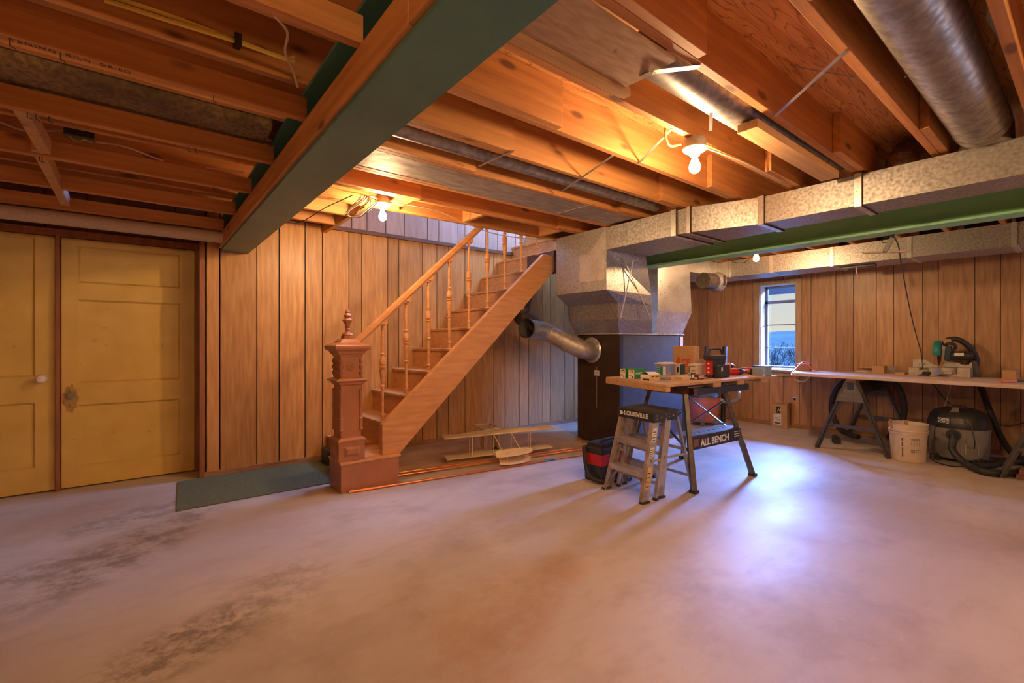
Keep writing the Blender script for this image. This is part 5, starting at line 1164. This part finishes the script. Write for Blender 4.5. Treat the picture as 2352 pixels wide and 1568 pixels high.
for k in (-.9, -.3, .3, .9): curved(m, vx, vy, .2325, ca+k*.7-.02, ca+k*.7+.02, .10, .20, n=1)
m.build('tank_rib', M_cast, o)
for a in (ca-.8, ca+.8, ca+2.3, ca-2.3):
    m = MB(); m.lathe([(.025, -.018), (.03, 0), (.025, .018)], (vx+.22*math.cos(a), vy+.22*math.sin(a), .03), axis='x', seg=14)
    m.box(vx+.2*math.cos(a)-.02, vx+.2*math.cos(a)+.02, vy+.2*math.sin(a)-.02, vy+.2*math.sin(a)+.02, .03, .07); m.build('caster', M_black, o)
hp = [pt+pdv*.03, pt+pdv*.09+Vector((0, 0, -.02)), Vector(PX(2187, 1030, 6.14)), Vector(PX(2203, 1052, 6.08)), Vector(Z(2228, 1070, .04)), Vector(Z(2262, 1083, .035)), Vector(Z(2300, 1086, .035)), Vector(Z(2340, 1083, .035)), Vector(Z(2375, 1072, .035))]
p_, r_ = ridged(bez(hp, 10), .030, .014, .12); m = MB(); m.tube(p_, r_, 12); tag(m.build('vacuum_hose', M_blackr, smooth=True), 'ribbed hose running from the grey vacuum intake across the floor', 'hose')
for pts, lab in (([(2240, 1062, .03), (2275, 1056, .035), (2320, 1058, .035), (2370, 1066, .035)], 'upper coil of ribbed hose lying behind the right sawhorse leg'), ([(2248, 1070, .035), (2280, 1069, .035), (2310, 1062, .055), (2345, 1058, .06), (2380, 1060, .05)], 'middle coil of ribbed hose lying behind the right sawhorse leg')):
    p_, r_ = ridged(bez([Z(*a) for a in pts], 10), .026, .014, .12); m = MB(); m.tube(p_, r_, 12); tag(m.build('vacuum_hose', M_blackr, smooth=True), lab, 'hose')
hp = [PX(2214, 782, 6.85), PX(2240, 860, 6.85), PX(2252, 893, 6.85), PX(2272, 940, 6.8), PX(2295, 995, 6.78), PX(2320, 1035, 6.7), PX(2350, 1055, 6.55)]
hp[1] = (7.055, PX(2240, 860, 7.05)[1], .85); hp[2] = (7.055, PX(2252, 893, 7.05)[1], .72)
p_, r_ = ridged(bez([(6.94, 1.06, 1.215), (6.96, .98, 1.225), (6.98, .90, 1.16), (7.03, .84, 1.03)]+hp[1:], 10), .027, .014, .1); m = MB(); m.tube(p_, r_, 12); tag(m.build('dust_hose', M_blackr, smooth=True), 'dark hose running from the miter saw down behind the saw bench top', 'hose')
m = MB(); m.tube(bez([Vector(PX(2149, 973, 6.3)), PX(2146, 1000, 6.2), Z(2150, 1030, .01), Z(2136, 1046, .006), Z(2150, 1060, .006), Z(2185, 1070, .006), Z(2215, 1069, .006), Z(2232, 1050, .03), PX(2239, 1020, 6.2), PX(2234, 990, 6.21), PX(2226, 965, 6.235)], 8), .005, 6); m.build('power_cord', M_black, o, smooth=True)
cable('power_cable', [PX(2143, 881, 6.9), PX(2165, 910, 6.95), PX(2184, 930, 6.95)], .006, M_black, 'black cord slanting down beneath the saw bench top behind the vacuum')
cable('power_cable', [PX(2184, 883, 6.85), PX(2180, 900, 6.9), PX(2170, 932, 6.92)], .006, M_wcab, 'tan cord crossing the black cord beneath the saw bench top')
cable('power_cable', [PX(2290, 975, 7.05), PX(2318, 978, 7.05), PX(2335, 975, 7.05), PX(2360, 968, 7.05)], .005, M_black, 'thin black cord lying against the wall at far right')
GP = 'offcut boards stacked by the right sawhorse'
for i, (px, py, z0) in enumerate(((2334, 1100, 0), (2337, 1090, .04))):
    q_ = Z(px, py, 0) if i == 0 else Z(2334, 1100, 0)
    m = MB(); m.box(q_[0]-.0+.02*i, q_[0]+.18, q_[1]-.5, q_[1]-.015*i, z0, z0+.038, .2); tag(m.build('offcut_board', mat('reddish_board', (.25, .12, .09), .7, col2=(.2, .09, .07), nscale=4)), ['bottom board of the offcut stack at the right edge', 'top board of the offcut stack at the right edge'][i], 'board', GP)
# things on the saw bench top
def pc(name, px, mt, label, cat='block', bev=.002, group=None, z=ZP):
    x0, x1, y0, y1, z0, z1 = boxpx(*px, z); x1 = max(x1, x0+.06)
    m = MB(); m.box(x0, x1, y0, y1, z0, z1); return tag(m.build(name, mt, bevel=bev), label, cat, group), (x0, x1, y0, y1, z0, z1)
M_rb = mat('red_stained_block', (.36, .16, .12), .6); 
pc('wood_block', (1827, 1859, 1865, 852.0, 842), M_rb, 'lower reddish block at the left end of the saw bench top', group='wood blocks on the saw bench top')
x0, x1, y0, y1, z0, z1 = boxpx(1827, 1859, 1865, 852.0, 842, ZP); m = MB(); m.box(x0+.003, x0+.06, y0, y1-.004, z1, z1+.034); tag(m.build('wood_block', M_rb, bevel=.002), 'upper reddish block at the left end of the saw bench top', 'block', 'wood blocks on the saw bench top')
cable('extension_cord', [Z(1818, 860, .845), Z(1822, 853, .85), (x0-.01, y1-.08, z1+.05), (x0+.02, y0+.04, z1+.055), (x0-.02, y0-.03, .86), (x0+.03, y0-.09, ZP+.008)], .006, M_orange, 'orange extension cord draped over the reddish blocks', n=10)
o = thing('extension_cord', 'orange cord end hanging with a black plug below the left end of the saw bench', 'cord', PX(1824, 900, 6.20))
m = MB(); m.tube(bez([Z(1822, 861, .79), PX(1823, 872, 6.2), PX(1821, 885, 6.2), PX(1824, 900, 6.2), PX(1825, 912, 6.2)], 8), .004, 6); m.build('cord', M_orange, o, smooth=True)
q_ = PX(1825, 912, 6.2); m = MB(); m.tube([q_, (q_[0], q_[1], q_[2]-.035)], .014, 10); m.build('cord_plug', M_black, o)
cable('extension_cord', [PX(1822, 860, 6.25), PX(1828, 872, 6.25), PX(1845, 876, 6.28), PX(1858, 866, 6.3), (6.32, PX(1861, 858, 6.32)[1], .79)], .007, M_wcab, 'pale cord loop hanging below the left end of the saw bench top')
a_, b_ = Z(1962, 853.5, ZP), Z(2001, 854.5, ZP)
m = MB(); cx_, cy_ = (a_[0]+b_[0])/2+.08, (a_[1]+b_[1])/2; m.lathe([(.085, ZP), (.10, .815), (.09, .838), (.03, .845)], (cx_, cy_, 0), seg=24); tag(m.build('wood_disc', M_plank, smooth=30), 'round dusty wooden disc on the saw bench top left of the blocks', 'disc')
m = MB(); m.box(cx_-.01, cx_+.05, cy_-.11, cy_+.06, ZP+.0455, ZP+.06); tag(m.build('wood_offcut', M_blockw, bevel=.002), 'short slat lying on the round wooden disc', 'slat')
_, B = pc('wood_block', (2002, 2031, 2038, 857.4, 848.5), M_card, 'lower tan block right of the round disc', group='wood blocks on the saw bench top')
m = MB(); m.box(B[0]+.003, B[1], B[2], B[3]-.004, B[5], B[5]+.04); tag(m.build('wood_block', M_card, bevel=.002), 'upper tan block right of the round disc', 'block', 'wood blocks on the saw bench top')
pc('plastic_bundle', (2040, 2057, 2062, 857, 841), M_clear, 'clear plastic wrapped bundle beside the tan blocks', 'bundle', .01)
pc('wood_offcut', (2056, 2078, 2084, 860.5, 855.5), M_blockw, 'thin pale offcut between plastic bundle and miter saw', 'offcut')
_, B = pc('wood_block', (2301, 2334, 2341, 872.0, 861), M_card, 'lower brown block right of the miter saw', group='wood blocks on the saw bench top')
m = MB(); m.box(B[0]+.003, B[1], B[2]+.003, B[3], B[5], B[5]+.045); tag(m.build('wood_block', M_card, bevel=.002), 'upper brown block right of the miter saw', 'block', 'wood blocks on the saw bench top')
a_ = Vector(Z(2298, 876, ZP+.012)); b_ = Vector(Z(2362, 876, ZP+.012))
o = thing('clamp', 'orange handled clamp at the right end of the saw bench top', 'clamp', (a_.x, a_.y, ZP))
m = MB(); m.bar(a_+Vector((.03, 0, .004)), a_.lerp(b_, .55)+Vector((.03, 0, .006)), .035, .022); m.build('orange_handle', M_orange, o, bevel=.006)
m = MB(); m.bar(a_.lerp(b_, .5)+Vector((.03, 0, .006)), b_+Vector((.05, -.1, .01)), .03, .02); m.build('grey_bar', M_dgrey, o, bevel=.004)

# miter saw, local x to the right in the photo, y away, z up
ms = thing('miter_saw', 'teal guarded miter saw standing on the dusty plank', 'miter saw', (6.74, 1.055, ZP), -PI/2)
def lb(nm, mt, boxes, bev=.003, smooth=False):
    m = MB()
    for b in boxes: m.box(*b)
    return m.build(nm, mt, ms, world=False, bevel=bev)
lb('base', M_cast, [(-.296, -.205, .04, .20, .0, .085), (-.21, -.10, .03, .20, .012, .06), (-.29, -.25, .02, .06, 0, .03), (-.12, .12, .05, .20, .008, .03), (.105, .205, .03, .21, .0, .10)])
m = MB(); m.lathe([(.115, .02), (.125, .03), (.125, .055), (.112, .06), (.112, .094), (.0, .095)], (-.0, .14, 0), seg=40); m.build('turntable', M_cast, ms, world=False, smooth=30)
m = MB(); m.loft([[(-.035, .10, .03), (.02, .10, .03), (.02, .10, .095), (-.035, .10, .095)], [(-.105, -.06, .0), (-.065, -.06, .0), (-.065, -.06, .09), (-.105, -.06, .09)]]); m.build('miter_arm', M_cast, ms, world=False, bevel=.004)
m = MB(); m.tube([(-.10, -.05, .035), (-.135, -.115, .03)], [.018, .024], 14); m.build('lock_knob', M_black, ms, world=False, smooth=True)
m = MB(); m.prism([(-.28, .085), (-.28, .175), (-.16, .17), (-.13, .14), (-.065, .105), (-.065, .085)], .14, .155, 'y'); m.prism([(-.03, .10), (-.01, .155), (.10, .15), (.12, .13), (.18, .13), (.19, .155), (.205, .155), (.205, .10)], .14, .155, 'y'); m.build('fence', M_cast, ms, world=False, bevel=.002)
m = MB()
for x, z in ((-.22, .125), (-.18, .123), (.07, .125), (.15, .122)): m.lathe([(.004, .139), (.004, .138)], (x, 0, z), axis='y', seg=8) if False else m.cbox((x, .139, z), (.008, .004, .008))
for k in range(9): a = PI+.35+k*.30; m.cbox((.126*math.cos(a), .14+.126*math.sin(a), .042), (.003, .003, .018))
m.build('scale_marks', M_ink, ms, world=False)
m = MB(); m.lathe([(.001, -.0015), (.105, -.001), (.105, .001), (.001, .0015)], (-.055, .14, .225), axis='x', seg=40); m.build('saw_blade', mat('red_blade', (.18, .02, .03), .35, metal=.3), ms, world=False)
m = MB(); n = 16; sec = []
for k, xx in enumerate((-.10, -.085, -.05, -.03)):
    rr = (.085, .118, .118, .10)[k]; sec.append([(xx, .13+rr*math.cos(-.35+(PI+.7)*i/n), .265+rr*math.sin(-.35+(PI+.7)*i/n)*1.05) for i in range(n+1)])
m.loft(sec); m.build('blade_guard', M_mak, ms, world=False, smooth=30, bevel=.003)
m = MB(); m.cbox((-.01, .12, .27), (.035, .06, .13)); m.cbox((.0, .13, .18), (.04, .05, .05)); m.build('gear_case', M_cast, ms, world=False, bevel=.005)
m = MB(); m.bar((.02, .10, .17), (.03, .10, .33), .05, .06, up=(0, 1, 0)); m.build('arm_casting', mat('dark_teal_plastic', (.015, .035, .04), .4), ms, world=False, bevel=.01)
m = MB(); m.lathe([(.045, .03), (.048, .06), (.048, .17), (.040, .20), (.028, .215), (.001, .216)], (0, .13, .225), axis='x', seg=24); m.build('motor', M_black, ms, world=False, smooth=35)
m = MB(); m.box(.075, .15, .081, .083, .225, .255); m.build('motor_label', M_paper, ms, world=False)
m = MB(); m.tube(bez([(.0, .10, .335), (.03, .06, .355), (.07, .05, .35), (.09, .06, .325), (.07, .08, .29), (.03, .09, .275)], 6), .015, 10); m.build('handle', M_black, ms, world=False, smooth=True)
m = MB(); m.tube([(-.03, .17, .36), (.0, .19, .375), (.03, .20, .38)], [.03, .032, .03], 12); m.build('dust_spout', M_card, ms, world=False, smooth=True)
m = MB(); m.tube([(.16, .30, .02), (.17, .24, .2), (.16, .2, .24)], .012, 8); m.prism([(.19, 0), (.27, 0), (.225, .17), (.195, .18)], .20, .26, 'y'); m.build('rear_bracket', M_dgrey, ms, world=False, bevel=.003)
m = MB(); x_, y_, _ = Z(2170, 871, ZP); 
for i, (px, py) in enumerate(((2195, 866), (2150, 867), (2090, 862))): 
    a_ = Z(px, py, ZP); m = MB(); m.box(a_[0]+.01, a_[0]+.05, a_[1]-.06, a_[1]+.05, ZP, ZP+.006); tag(m.build('wood_offcut', M_blockw), ['thin scrap under the right foot of the miter saw', 'thin scrap in front of the miter saw knob', 'thin scrap under the left foot of the miter saw'][i], 'offcut')
